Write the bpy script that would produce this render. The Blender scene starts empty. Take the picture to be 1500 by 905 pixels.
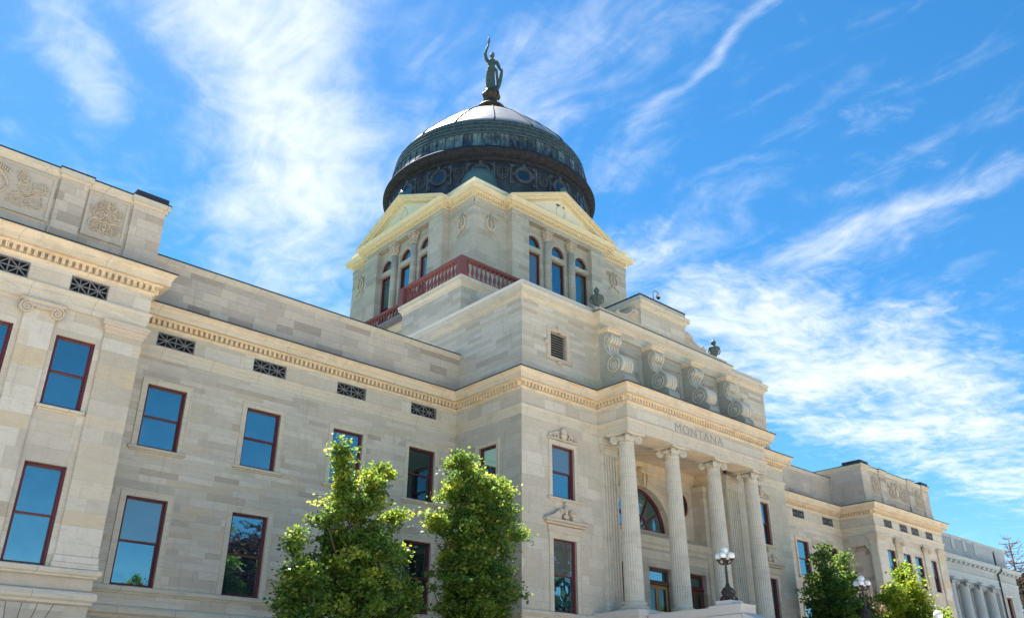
import bpy, math, random
import numpy as np
from mathutils import Vector, Matrix
S = bpy.context.scene
COL = S.collection
R = math.radians
# ---------------------------------------------------------------- camera
YAW, PITCH, ROLL = R(41.994), R(25.489), R(0.264)
F = Vector((math.sin(YAW)*math.cos(PITCH), math.cos(YAW)*math.cos(PITCH), math.sin(PITCH)))
r0 = Vector((math.cos(YAW), -math.sin(YAW), 0)); u0 = r0.cross(F)
cR, sR = math.cos(ROLL), math.sin(ROLL)
RT = r0*cR + u0*sR; UP = u0*cR - r0*sR
cam = bpy.data.objects.new('camera', bpy.data.cameras.new('camera'))
COL.objects.link(cam)
cam.matrix_world = Matrix(((RT.x, UP.x, -F.x, 0), (RT.y, UP.y, -F.y, 0), (RT.z, UP.z, -F.z, 0), (0, 0, 0, 1)))
cam.data.sensor_width = 36; cam.data.lens = 36*1263.4/1500
cam.data.clip_end = 6000; cam.data.clip_start = 0.1
S.camera = cam
# ---------------------------------------------------------------- light
SUN_AZ, SUN_EL = R(6), R(60)            # azimuth from +Y towards +X
SKY_STRENGTH, SUN_STRENGTH, EXPOSURE = 0.10, 5.0, 1.52
S.view_settings.view_transform = 'Standard'; S.view_settings.look = 'None'
S.view_settings.exposure = EXPOSURE; S.view_settings.gamma = 1
S.view_settings.use_curve_mapping = False
sl = bpy.data.lights.new('sun', 'SUN'); sl.energy = SUN_STRENGTH; sl.angle = R(0.53); sl.color = (1, .95, .87)
so = bpy.data.objects.new('sun', sl); COL.objects.link(so)
sd = Vector((math.sin(SUN_AZ)*math.cos(SUN_EL), math.cos(SUN_AZ)*math.cos(SUN_EL), math.sin(SUN_EL)))
so.rotation_euler = sd.to_track_quat('Z', 'Y').to_euler(); so.location = sd*200
W = bpy.data.worlds.new('World'); S.world = W; W.use_nodes = True

class NT:
    """small helper to write node trees"""
    def __init__(s, tree): s.t = tree; s.t.nodes.clear()
    def n(s, ty, **kw):
        nd = s.t.nodes.new(ty)
        for k, v in kw.items(): setattr(nd, k, v)
        return nd
    def l(s, a, b): s.t.links.new(a, b)
    def put(s, sock, v):
        if hasattr(v, 'is_linked') or isinstance(v, bpy.types.NodeSocket): s.l(v, sock)
        else: sock.default_value = v
    def m(s, op, a, b=None, c=None, clamp=False):
        nd = s.n('ShaderNodeMath', operation=op); nd.use_clamp = clamp
        s.put(nd.inputs[0], a)
        if b is not None: s.put(nd.inputs[1], b)
        if c is not None: s.put(nd.inputs[2], c)
        return nd.outputs[0]
    def vm(s, op, a, b=None):
        nd = s.n('ShaderNodeVectorMath', operation=op); s.put(nd.inputs[0], a)
        if b is not None: s.put(nd.inputs[1], b)
        return nd.outputs['Value'] if op in ('LENGTH', 'DOT_PRODUCT') else nd.outputs[0]
    def comb(s, x=0., y=0., z=0.):
        nd = s.n('ShaderNodeCombineXYZ')
        for i, v in enumerate((x, y, z)): s.put(nd.inputs[i], v)
        return nd.outputs[0]
    def sep(s, v): nd = s.n('ShaderNodeSeparateXYZ'); s.l(v, nd.inputs[0]); return nd.outputs
    def noise(s, vec, scale, detail=4, rough=.5, dist=0, dim='3D'):
        nd = s.n('ShaderNodeTexNoise', noise_dimensions=dim)
        if vec is not None: s.l(vec, nd.inputs['Vector'])
        nd.inputs['Scale'].default_value = scale; nd.inputs['Detail'].default_value = detail
        nd.inputs['Roughness'].default_value = rough; nd.inputs['Distortion'].default_value = dist
        return nd.outputs['Fac']
    def ramp(s, fac, stops, interp='LINEAR'):
        nd = s.n('ShaderNodeValToRGB'); e = nd.color_ramp; e.interpolation = interp
        while len(e.elements) < len(stops): e.elements.new(.5)
        for el, (p, c) in zip(e.elements, stops):
            el.position = p; el.color = (*c, 1) if len(c) == 3 else c
        s.l(fac, nd.inputs[0]); return nd.outputs[0]
    def mr(s, v, a, b, c=0., d=1., smooth=False):
        nd = s.n('ShaderNodeMapRange'); nd.clamp = True
        if smooth: nd.interpolation_type = 'SMOOTHSTEP'
        s.l(v, nd.inputs[0])
        for i, x in enumerate((a, b, c, d)): nd.inputs[i+1].default_value = x
        return nd.outputs[0]
    def mix(s, fac, a, b, mode='MIX'):
        nd = s.n('ShaderNodeMix', data_type='RGBA', blend_type=mode)
        s.put(nd.inputs[0], fac)
        for sock, v in ((nd.inputs[6], a), (nd.inputs[7], b)):
            if isinstance(v, (tuple, list)): sock.default_value = (*v[:3], 1)
            else: s.l(v, sock)
        return nd.outputs[2]

w = NT(W.node_tree)
skyt = w.n('ShaderNodeTexSky', sky_type='NISHITA'); skyt.sun_disc = False
skyt.sun_elevation = SUN_EL; skyt.sun_rotation = SUN_AZ
skyt.altitude = 1200; skyt.air_density = 1.0; skyt.dust_density = 0.35; skyt.ozone_density = 1.6
tc = w.n('ShaderNodeTexCoord'); d = tc.outputs['Generated']
dx, dy, dz = w.sep(d)
zz = w.m('MAXIMUM', dz, 0.03)
px = w.m('DIVIDE', dx, zz); py = w.m('DIVIDE', dy, zz)      # plane of the cloud layer
CA = R(9)                                                   # wind direction
s_al = w.m('ADD', w.m('MULTIPLY', px, math.sin(CA)), w.m('MULTIPLY', py, math.cos(CA)))
s_ac = w.m('SUBTRACT', w.m('MULTIPLY', px, math.cos(CA)), w.m('MULTIPLY', py, math.sin(CA)))
warp = w.noise(w.comb(px, py, 0.), .9, 3, .5)
s_ac2 = w.m('ADD', s_ac, w.m('MULTIPLY', warp, .55))
st1 = w.noise(w.comb(w.m('MULTIPLY', s_al, .62), w.m('MULTIPLY', s_ac2, 2.1), 3.), 1.7, 8, .56, .35)
st2 = w.noise(w.comb(w.m('MULTIPLY', s_al, 1.6), w.m('MULTIPLY', s_ac2, 2.9), 7.), 3.4, 8, .58, .8)
pf = w.noise(w.comb(px, py, 5.), 3.0, 9, .6, .6)
# cloud banks: (x, y, rx, ry, amount, puffy) in the layer's plane, filled in below
BANKS = [(.34, .92, .19, .27, .62, 20), (.47, 1.10, .18, .24, .74, 35), (.58, 1.28, .18, .24, .70, 30), (.72, 1.48, .22, .26, .66, 30), (.92, 1.78, .28, .30, .62, 30), (.50, 1.62, .26, .26, .26, 20),
         (.25, 1.36, .06, .20, .52, 25), (.19, 1.20, .05, .18, .34, 20), (.80, .80, .10, .26, .34, 0), (.87, .95, .08, .12, .34, 0), (.64, .92, .14, .16, .30, 0), (.85, 1.2, .16, .22, .38, 10),
         (.972, .62, .014, .26, .44, 10), (1.03, .82, .045, .12, .40, 15), (1.10, .95, .10, .12, .32, 10), (1.25, .75, .03, .32, .30, 8), (1.36, .90, .10, .32, .30, 5), (1.50, .50, .05, .4, .20, 3), (1.36, .45, .04, .3, .18, 6),
         (1.70, .52, .06, .34, .44, 2), (1.75, .80, .10, .22, .40, 0), (1.50, 1.15, .22, .28, .40, 0)]
PUFF = [(1.82, 1.20, .28, .24, .84, 0), (2.2, 1.08, .46, .28, .86, 0), (2.8, 1.05, .60, .30, .84, 10), (3.3, 1.30, .9, .36, .74, 10), (2.4, 1.38, .5, .30, .74, 0), (1.42, 1.14, .12, .22, .55, 0), (4.4, 1.25, 1.4, .4, .66, 0), (2.1, .78, .25, .06, .25, 0)]
def banks(lst):
    acc = None
    for (bx, by, rx, ry, am, an) in lst:
        ca, sa = math.cos(R(an)), math.sin(R(an)); ex = w.m('SUBTRACT', px2, bx); ey = w.m('SUBTRACT', py2, by)
        q = w.comb(w.m('DIVIDE', w.m('SUBTRACT', w.m('MULTIPLY', ex, ca), w.m('MULTIPLY', ey, sa)), rx), w.m('DIVIDE', w.m('ADD', w.m('MULTIPLY', ex, sa), w.m('MULTIPLY', ey, ca)), ry), 0.)
        g = w.mr(w.vm('LENGTH', q), 0., 1.9, am, 0., True)
        acc = g if acc is None else w.m('MAXIMUM', acc, w.m('ADD', g, w.m('MULTIPLY', acc, .25)))
    return acc
wa = w.noise(w.comb(px, py, 9.), 2.2, 4, .55); wb_ = w.noise(w.comb(px, py, 19.), 2.2, 4, .55)
px2 = w.m('ADD', px, w.m('MULTIPLY', w.m('SUBTRACT', wa, .5), .22)); py2 = w.m('ADD', py, w.m('MULTIPLY', w.m('SUBTRACT', wb_, .5), .30))
b1, b2 = banks(BANKS), banks(PUFF)
pf2_ = w.noise(w.comb(px, py, 25.), 11., 6, .6, .7)
fib = w.m('ADD', w.m('ADD', w.m('MULTIPLY', st1, .50), w.m('MULTIPLY', st2, .30)), w.m('MULTIPLY', pf2_, .20))
cir = w.m('ADD', w.m('MULTIPLY', w.m('SUBTRACT', fib, .53), 2.6), w.m('MULTIPLY', b1, 1.05))
pf2 = w.noise(w.comb(px, w.m('MULTIPLY', py, 1.6), 15.), 10.0, 7, .62, .5)
puf = w.m('ADD', w.m('MULTIPLY', w.m('SUBTRACT', w.m('ADD', w.m('MULTIPLY', pf, .62), w.m('MULTIPLY', pf2, .38)), .56), 2.7), w.m('MULTIPLY', b2, 1.0))
c1 = w.mr(cir, -.02, 1.12, 0., .97, True); c2 = w.mr(puf, .0, 1.05, 0., .93, True)
cc = w.m('MAXIMUM', c1, c2); cc = w.m('ADD', w.m('MULTIPLY', cc, .95), .015)
cc = w.m('MULTIPLY', cc, w.mr(dz, .0, .12))
sky_c = w.n('ShaderNodeHueSaturation'); sky_c.inputs['Saturation'].default_value = 1.38; sky_c.inputs['Hue'].default_value = .493; sky_c.inputs['Value'].default_value = .76
w.l(skyt.outputs[0], sky_c.inputs['Color'])
cloudcol = (4.0, 4.2, 4.5)
skymix = w.mix(cc, sky_c.outputs[0], cloudcol)
bg = w.n('ShaderNodeBackground'); bg.inputs[1].default_value = SKY_STRENGTH
w.l(skymix, bg.inputs[0]); wo = w.n('ShaderNodeOutputWorld'); w.l(bg.outputs[0], wo.inputs[0])

# ---------------------------------------------------------------- materials
def mat(name):
    m = bpy.data.materials.new(name); m.use_nodes = True
    t = NT(m.node_tree); p = t.n('ShaderNodeBsdfPrincipled'); o = t.n('ShaderNodeOutputMaterial')
    t.l(p.outputs[0], o.inputs[0]); return m, t, p
def posuv(t):
    g = t.n('ShaderNodeNewGeometry'); x, y, z = t.sep(g.outputs['Position'])
    return g.outputs['Position'], t.m('ADD', x, y), z
def stone(name, tones, row=.31, width=1.0, mortar=.007, seed=0., stain=.35, bump=.4, warm=(.62, .52, .36)):
    m, t, p = mat(name)
    P, u, z = posuv(t)
    z2 = t.m('ADD', z, t.m('MULTIPLY', t.m('SINE', t.m('MULTIPLY', z, 2.3)), .10))
    # each course is slid by its own amount so joints never line up
    rowi = t.m('FLOOR', t.m('DIVIDE', z2, row))
    wn = t.n('ShaderNodeTexWhiteNoise', noise_dimensions='1D'); t.l(t.m('ADD', rowi, seed+.5), wn.inputs['W'])
    uu = t.m('ADD', u, t.m('MULTIPLY', wn.outputs[0], 3.7))
    uu = t.m('ADD', uu, t.m('MULTIPLY', t.m('SINE', t.m('MULTIPLY', uu, 1.7)), .22))
    b = t.n('ShaderNodeTexBrick'); b.offset = .5; b.squash = 1
    t.l(t.comb(uu, z2, 0.), b.inputs['Vector'])
    b.inputs['Color1'].default_value = (0, 0, 0, 1); b.inputs['Color2'].default_value = (1, 1, 1, 1)
    b.inputs['Mortar'].default_value = (.5, .5, .5, 1); b.inputs['Scale'].default_value = 1
    b.inputs['Mortar Size'].default_value = mortar; b.inputs['Mortar Smooth'].default_value = .3
    b.inputs['Brick Width'].default_value = width; b.inputs['Row Height'].default_value = row
    base = t.ramp(b.outputs['Color'], tones)
    gr = t.noise(t.comb(t.m('MULTIPLY', u, .9), t.m('MULTIPLY', z, 9.), b.outputs['Color']), 1.6, 5, .6, 1.2)
    c = t.mix(t.mr(gr, .35, .75, 0., .55), base, t.mix(.5, base, warm))
    mo = t.noise(t.comb(t.m('MULTIPLY', u, 1.3), t.m('MULTIPLY', z, 3.2), t.m('MULTIPLY', b.outputs['Color'], 9.)), 2.3, 6, .68, .6)
    c = t.mix(t.mr(mo, .50, .78, 0., .5), c, t.mix(.55, c, (.30, .25, .23)))
    c = t.mix(t.mr(mo, .20, .46, .35, 0.), c, (.74, .70, .64))
    big = t.noise(P, .35, 5, .6)
    c = t.mix(t.mr(big, .45, .72, 0., stain), c, (.23, .225, .215))
    fine = t.noise(P, 14, 4, .7)
    c = t.mix(t.mr(fine, .3, .7, 0., .16), c, (.2, .18, .15))
    hs = t.noise(t.comb(t.m('MULTIPLY', u, .5), t.m('MULTIPLY', z, .9), 11.), 3., 4, .7)
    c = t.mix(t.mr(hs, .66, .74, 0., .35), c, (.27, .21, .17))
    vs_ = t.noise(t.comb(t.m('MULTIPLY', u, 2.2), t.m('MULTIPLY', z, .22), 31.), 2.4, 5, .65)
    c = t.mix(t.mr(vs_, .56, .80, 0., .38), c, (.25, .235, .22))
    c = t.mix(t.m('MULTIPLY', b.outputs['Fac'], .5), c, (.27, .225, .17))
    t.l(c, p.inputs['Base Color']); p.inputs['Roughness'].default_value = .9
    p.inputs['Specular IOR Level'].default_value = .25
    h = t.m('ADD', t.m('MULTIPLY', b.outputs['Fac'], -1.), t.m('MULTIPLY', fine, .35))
    bp_ = t.n('ShaderNodeBump'); bp_.inputs['Strength'].default_value = bump; bp_.inputs['Distance'].default_value = .01
    t.l(h, bp_.inputs['Height']); t.l(bp_.outputs[0], p.inputs['Normal'])
    return m
def trim(name, a, b_, c_, joint=2.6, rough=.85, dirt=.25):
    """moulded stone: long blocks, streaks running along the moulding"""
    m, t, p = mat(name); P, u, z = posuv(t)
    st = t.noise(t.comb(t.m('MULTIPLY', u, .35), t.m('MULTIPLY', z, 7.), 0.), 2.2, 5, .6, .8)
    c = t.ramp(st, [(.32, a), (.5, b_), (.68, c_)])
    n2 = t.noise(P, 1.3, 5, .65); c = t.mix(t.mr(n2, .5, .75, 0., dirt), c, (.22, .21, .19))
    n3 = t.noise(P, 18, 3, .6); c = t.mix(t.mr(n3, .35, .7, 0., .14), c, (.2, .17, .13))
    if joint:
        fr = t.m('FRACT', t.m('DIVIDE', u, joint)); j = t.m('LESS_THAN', fr, .008/joint*2)
        c = t.mix(t.m('MULTIPLY', j, .55), c, (.14, .11, .08))
    t.l(c, p.inputs['Base Color']); p.inputs['Roughness'].default_value = rough
    p.inputs['Specular IOR Level'].default_value = .25
    bp_ = t.n('ShaderNodeBump'); bp_.inputs['Strength'].default_value = .3; bp_.inputs['Distance'].default_value = .01
    t.l(n3, bp_.inputs['Height']); t.l(bp_.outputs[0], p.inputs['Normal'])
    return m
def plain(name, col, rough=.6, metal=0., spec=.4, vary=.2, scale=3., dark=(.05, .05, .05)):
    m, t, p = mat(name); g = t.n('ShaderNodeNewGeometry')
    n = t.noise(g.outputs['Position'], scale, 5, .6)
    c = t.mix(t.mr(n, .35, .75, 0., vary), col, dark)
    t.l(c, p.inputs['Base Color']); p.inputs['Roughness'].default_value = rough
    p.inputs['Metallic'].default_value = metal; p.inputs['Specular IOR Level'].default_value = spec
    return m
WALLT = [(0, (.50, .435, .35)), (.10, (.57, .505, .41)), (.32, (.64, .575, .475)), (.50, (.72, .655, .55)), (.66, (.67, .61, .515)), (.80, (.60, .53, .425)), (.92, (.67, .565, .41)), (1, (.47, .385, .31))]
GREYT = [(0, (.47, .43, .365)), (.3, (.55, .505, .43)), (.6, (.62, .57, .49)), (.9, (.56, .50, .41)), (1, (.43, .37, .30))]
PILT = [(0, (.52, .455, .365)), (.22, (.65, .595, .495)), (.40, (.74, .68, .58)), (.62, (.70, .645, .545)), (.74, (.64, .51, .33)), (.84, (.66, .595, .49)), (.95, (.56, .46, .32)), (1, (.47, .39, .31))]
M = dict(
    wall=stone('sandstone_ashlar', WALLT, .225, 1.15, .005, seed=1, stain=.25),
    front=stone('sandstone_ashlar_large', [(p_, tuple(min(1, q*1.04) for q in c_)) for p_, c_ in WALLT[1:6]], .42, 1.25, seed=9, stain=.22),
    attic=stone('weathered_ashlar', [(0, (0.374, 0.297, 0.247)), (.07, (0.517, 0.445, 0.381)), (.5, (0.616, 0.535, 0.453)), (.88, (0.682, 0.578, 0.469)), (1, (0.363, 0.276, 0.227))], .30, 1.0, seed=4, stain=.35),
    pil=stone('pilaster_sandstone', PILT, .50, 1.7, .004, seed=2, stain=.12),
    tower=stone('tower_stone', GREYT, .34, 1.15, .006, seed=5, stain=.3),
    panel=stone('carved_panel_stone', [(0, (.55, .485, .41)), (1, (.58, .51, .43))], 2.0, 3.0, .003, seed=6, stain=.25),
    corn=trim('cornice_sandstone', (.64, .53, .39), (.80, .67, .49), (.72, .50, .28), dirt=.35),
    band=trim('moulding_sandstone', (.54, .49, .405), (.68, .61, .495), (.68, .56, .39), 1.9),
    pale=trim('column_sandstone', (.58, .535, .45), (.69, .635, .53), (.70, .625, .50), 0, dirt=.4),
    carve=trim('carved_stone', (.54, .465, .38), (.64, .54, .43), (.65, .52, .37), 0, dirt=.3),
    cream=plain('cream_paint', (.84, .71, .48), .6, vary=.28, dark=(.5, .42, .24)),
    ivory=plain('ivory_paint', (.84, .76, .60), .6, vary=.22, dark=(.5, .47, .34)),
    red=plain('dark_red_window_paint', (.135, .024, .028), .4, vary=.3, dark=(.05, .01, .01)),
    terra=plain('oxblood_painted_metal', (.25, .082, .08), .7, vary=.55, scale=4, dark=(.15, .085, .08)),
    gutter=plain('dark_roof_metal', (.035, .037, .045), .5, vary=.3),
    grille=plain('vent_grille_metal', (.21, .215, .22), .5, vary=.3, scale=9),
    roofm=plain('grey_roofing', (.22, .23, .25), .7, vary=.3),
    louv=plain('louvre_slats', (.42, .40, .35), .6, vary=.2),
    black=plain('dark_interior', (.012, .012, .014), .8, vary=0),
    oak=plain('varnished_oak', (.36, .20, .075), .4, vary=.5, scale=5, dark=(.2, .1, .03)),
    mahog=plain('dark_brown_wood', (.10, .045, .025), .4, vary=.3),
    bronze=plain('brown_bronze', (.075, .055, .045), .45, .3, vary=.4, scale=8),
    patina=plain('green_bronze_patina', (.085, .125, .108), .6, .1, vary=.65, scale=3.0, dark=(.04, .042, .036)),
    granite=plain('pale_granite', (.66, .61, .555), .7, vary=.25, scale=60, dark=(.3, .29, .28)),
    annex=stone('grey_annex_stone', [(0, (.33, .39, .43)), (.5, (.38, .44, .475)), (1, (.43, .48, .50))], .5, 1.6, .004, seed=8, stain=.4, warm=(.45, .46, .42)),
    annext=trim('grey_annex_trim', (.37, .43, .46), (.40, .46, .485), (.45, .49, .50), 0),
    stained=trim('stained_grey_stone', (.33, .33, .28), (.45, .44, .375), (.52, .47, .37), 0, dirt=.5),
    teal=plain('teal_copper_patina', (.10, .19, .18), .5, .2, vary=.5, scale=2.5, dark=(.05, .075, .075)),
    bark=plain('grey_brown_bark', (.13, .10, .075), .9, vary=.5, scale=9),
    deadwood=plain('dead_reddish_wood', (.26, .15, .11), .9, vary=.4, scale=5),
    white=plain('white_camera_housing', (.75, .75, .75), .4, vary=0),
)
# glass: dark room behind a reflecting pane
def glass(name, tint, refl, rough=.02, inner=0.):
    m, t, p = mat(name); t.t.nodes.remove(p)
    g = t.n('ShaderNodeNewGeometry')
    df = t.n('ShaderNodeBsdfDiffuse'); df.inputs[0].default_value = (*tint, 1)
    gl = t.n('ShaderNodeBsdfGlossy'); gl.inputs['Roughness'].default_value = rough; gl.inputs[0].default_value = (.58, .96, 1, 1)
    wob = t.noise(g.outputs['Position'], .9, 2, .5)
    b_ = t.n('ShaderNodeBump'); b_.inputs['Strength'].default_value = .35; b_.inputs['Distance'].default_value = .03
    t.l(wob, b_.inputs['Height']); t.l(b_.outputs[0], gl.inputs['Normal'])
    lw = t.n('ShaderNodeFresnel'); lw.inputs[0].default_value = 1.5
    f_ = t.m('ADD', t.m('MULTIPLY', lw.outputs[0], 1.3), refl, clamp=True)
    mx = t.n('ShaderNodeMixShader'); t.l(f_, mx.inputs[0]); t.l(df.outputs[0], mx.inputs[1]); t.l(gl.outputs[0], mx.inputs[2])
    o = [n for n in t.t.nodes if n.type == 'OUTPUT_MATERIAL'][0]; t.l(mx.outputs[0], o.inputs[0])
    return m
M['glass'] = glass('window_glass', (.014, .032, .042), .27)
M['glassb'] = glass('window_glass_blind', (.12, .12, .115), .16)
M['glassd'] = glass('dark_window_glass', (.014, .016, .018), .04)
# copper of the dome
AX, AY = 33.7, 39.9
def copper(name, kind):
    m, t, p = mat(name); g = t.n('ShaderNodeNewGeometry'); P = g.outputs['Position']
    x, y, z = t.sep(P); a = t.m('ARCTAN2', t.m('SUBTRACT', y, AY), t.m('SUBTRACT', x, AX))
    if kind == 'panel':
        ci = t.m('FLOOR', t.m('MULTIPLY', a, 72/(2*math.pi))); fr = t.m('FRACT', t.m('MULTIPLY', a, 72/(2*math.pi)))
        wn = t.n('ShaderNodeTexWhiteNoise', noise_dimensions='1D'); t.l(ci, wn.inputs['W'])
        ns = t.noise(t.comb(t.m('MULTIPLY', a, 26.), t.m('MULTIPLY', z, 1.1), wn.outputs[0]), 1.5, 5, .65)
        f_ = t.m('ADD', ns, t.m('MULTIPLY', t.m('SUBTRACT', wn.outputs[0], .5), .22))
        c = t.ramp(f_, [(.36, (.034, .038, .048)), (.5, (.075, .10, .11)), (.70, (.18, .255, .255))])
        seam = t.m('LESS_THAN', fr, .09); c = t.mix(t.m('MULTIPLY', seam, .7), c, (.02, .03, .035))
        p.inputs['Roughness'].default_value = .45; p.inputs['Metallic'].default_value = .25
    elif kind == 'step':
        ns = t.noise(t.comb(t.m('MULTIPLY', a, 9.), t.m('MULTIPLY', z, 9.), 0.), 2., 6, .7)
        c = t.ramp(ns, [(.33, (.048, .054, .056)), (.5, (.10, .125, .12)), (.72, (.20, .26, .235))])
        fr = t.m('FRACT', t.m('MULTIPLY', a, 96/(2*math.pi))); c = t.mix(t.m('MULTIPLY', t.m('LESS_THAN', fr, .08), .5), c, (.03, .05, .05))
        p.inputs['Roughness'].default_value = .30; p.inputs['Metallic'].default_value = .5
    elif kind == 'drum':
        ns = t.noise(P, 1.2, 6, .65)
        c = t.ramp(ns, [(.33, (.045, .045, .052)), (.52, (.085, .083, .092)), (.72, (.13, .145, .15))])
        p.inputs['Roughness'].default_value = .5; p.inputs['Metallic'].default_value = .3
    elif kind == 'rim':
        ns = t.noise(t.comb(t.m('MULTIPLY', a, 14.), t.m('MULTIPLY', z, 3.), 0.), 2., 5, .6)
        c = t.ramp(ns, [(.3, (.018, .019, .024)), (.7, (.046, .047, .058))])
        p.inputs['Specular IOR Level'].default_value = .08; p.inputs['Roughness'].default_value = .75; p.inputs['Metallic'].default_value = .0
    else:
        ns = t.noise(P, 1.0, 5, .6); n2 = t.noise(P, 9, 4, .6)
        c = t.ramp(ns, [(.3, (.26, .24, .235)), (.7, (.42, .395, .38))]); c = t.mix(t.mr(n2, .4, .8, 0., .4), c, (.28, .25, .24))
        p.inputs['Roughness'].default_value = .42; p.inputs['Metallic'].default_value = .35
    t.l(c, p.inputs['Base Color']); return m
for k in ('panel', 'step', 'drum', 'rim', 'cap'): M['cu_'+k] = copper('copper_'+k, k)
def leafmat(name, stops, trans=.45):
    m, t, p = mat(name); t.t.nodes.remove(p)
    at = t.n('ShaderNodeAttribute'); at.attribute_name = 'tone'
    c = t.ramp(at.outputs['Fac'], stops)
    df = t.n('ShaderNodeBsdfDiffuse'); tr = t.n('ShaderNodeBsdfTranslucent'); gl = t.n('ShaderNodeBsdfGlossy')
    gl.inputs['Roughness'].default_value = .45; gl.inputs[0].default_value = (.8, .85, .8, 1)
    t.l(c, df.inputs[0]); hs = t.n('ShaderNodeHueSaturation'); hs.inputs['Value'].default_value = 1.9; hs.inputs['Hue'].default_value = .485
    t.l(c, hs.inputs['Color']); t.l(hs.outputs[0], tr.inputs[0])
    m1 = t.n('ShaderNodeMixShader'); m1.inputs[0].default_value = trans; t.l(df.outputs[0], m1.inputs[1]); t.l(tr.outputs[0], m1.inputs[2])
    m2 = t.n('ShaderNodeMixShader'); m2.inputs[0].default_value = .03; t.l(m1.outputs[0], m2.inputs[1]); t.l(gl.outputs[0], m2.inputs[2])
    o = [n for n in t.t.nodes if n.type == 'OUTPUT_MATERIAL'][0]; t.l(m2.outputs[0], o.inputs[0]); return m
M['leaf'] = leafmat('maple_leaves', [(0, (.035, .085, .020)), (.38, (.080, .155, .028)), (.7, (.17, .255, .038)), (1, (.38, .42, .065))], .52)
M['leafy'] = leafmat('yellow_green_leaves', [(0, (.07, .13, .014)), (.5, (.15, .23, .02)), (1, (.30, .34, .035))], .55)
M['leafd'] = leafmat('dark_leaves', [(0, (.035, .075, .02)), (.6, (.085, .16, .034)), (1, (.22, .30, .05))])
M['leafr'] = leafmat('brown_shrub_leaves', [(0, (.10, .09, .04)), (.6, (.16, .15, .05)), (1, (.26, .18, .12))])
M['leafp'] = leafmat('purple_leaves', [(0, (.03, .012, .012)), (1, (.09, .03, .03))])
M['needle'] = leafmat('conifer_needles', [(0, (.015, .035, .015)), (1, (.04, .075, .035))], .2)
gm, gt_, gp = mat('globe_glass'); gp.inputs['Base Color'].default_value = (.9, .9, .88, 1); gp.inputs['Roughness'].default_value = .25
gp.inputs['Subsurface Weight'].default_value = .5; gp.inputs['Subsurface Radius'].default_value = (.1, .1, .1)
M['globe'] = gm
gm, gt_, gp = mat('lawn'); g = gt_.n('ShaderNodeNewGeometry'); n_ = gt_.noise(g.outputs['Position'], 1.5, 6, .7)
gt_.l(gt_.ramp(n_, [(.3, (.06, .11, .03)), (.7, (.12, .18, .05))]), gp.inputs['Base Color']); gp.inputs['Roughness'].default_value = .95; M['lawn'] = gm
gm, gt_, gp = mat('concrete_paving'); P_, u_, z_ = posuv(gt_); n_ = gt_.noise(P_, .7, 7, .7)
gt_.l(gt_.ramp(n_, [(.3, (.54, .46, .385)), (.7, (.66, .575, .49))]), gp.inputs['Base Color']); gp.inputs['Roughness'].default_value = .9; M['bounce_paving'] = gm

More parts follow.
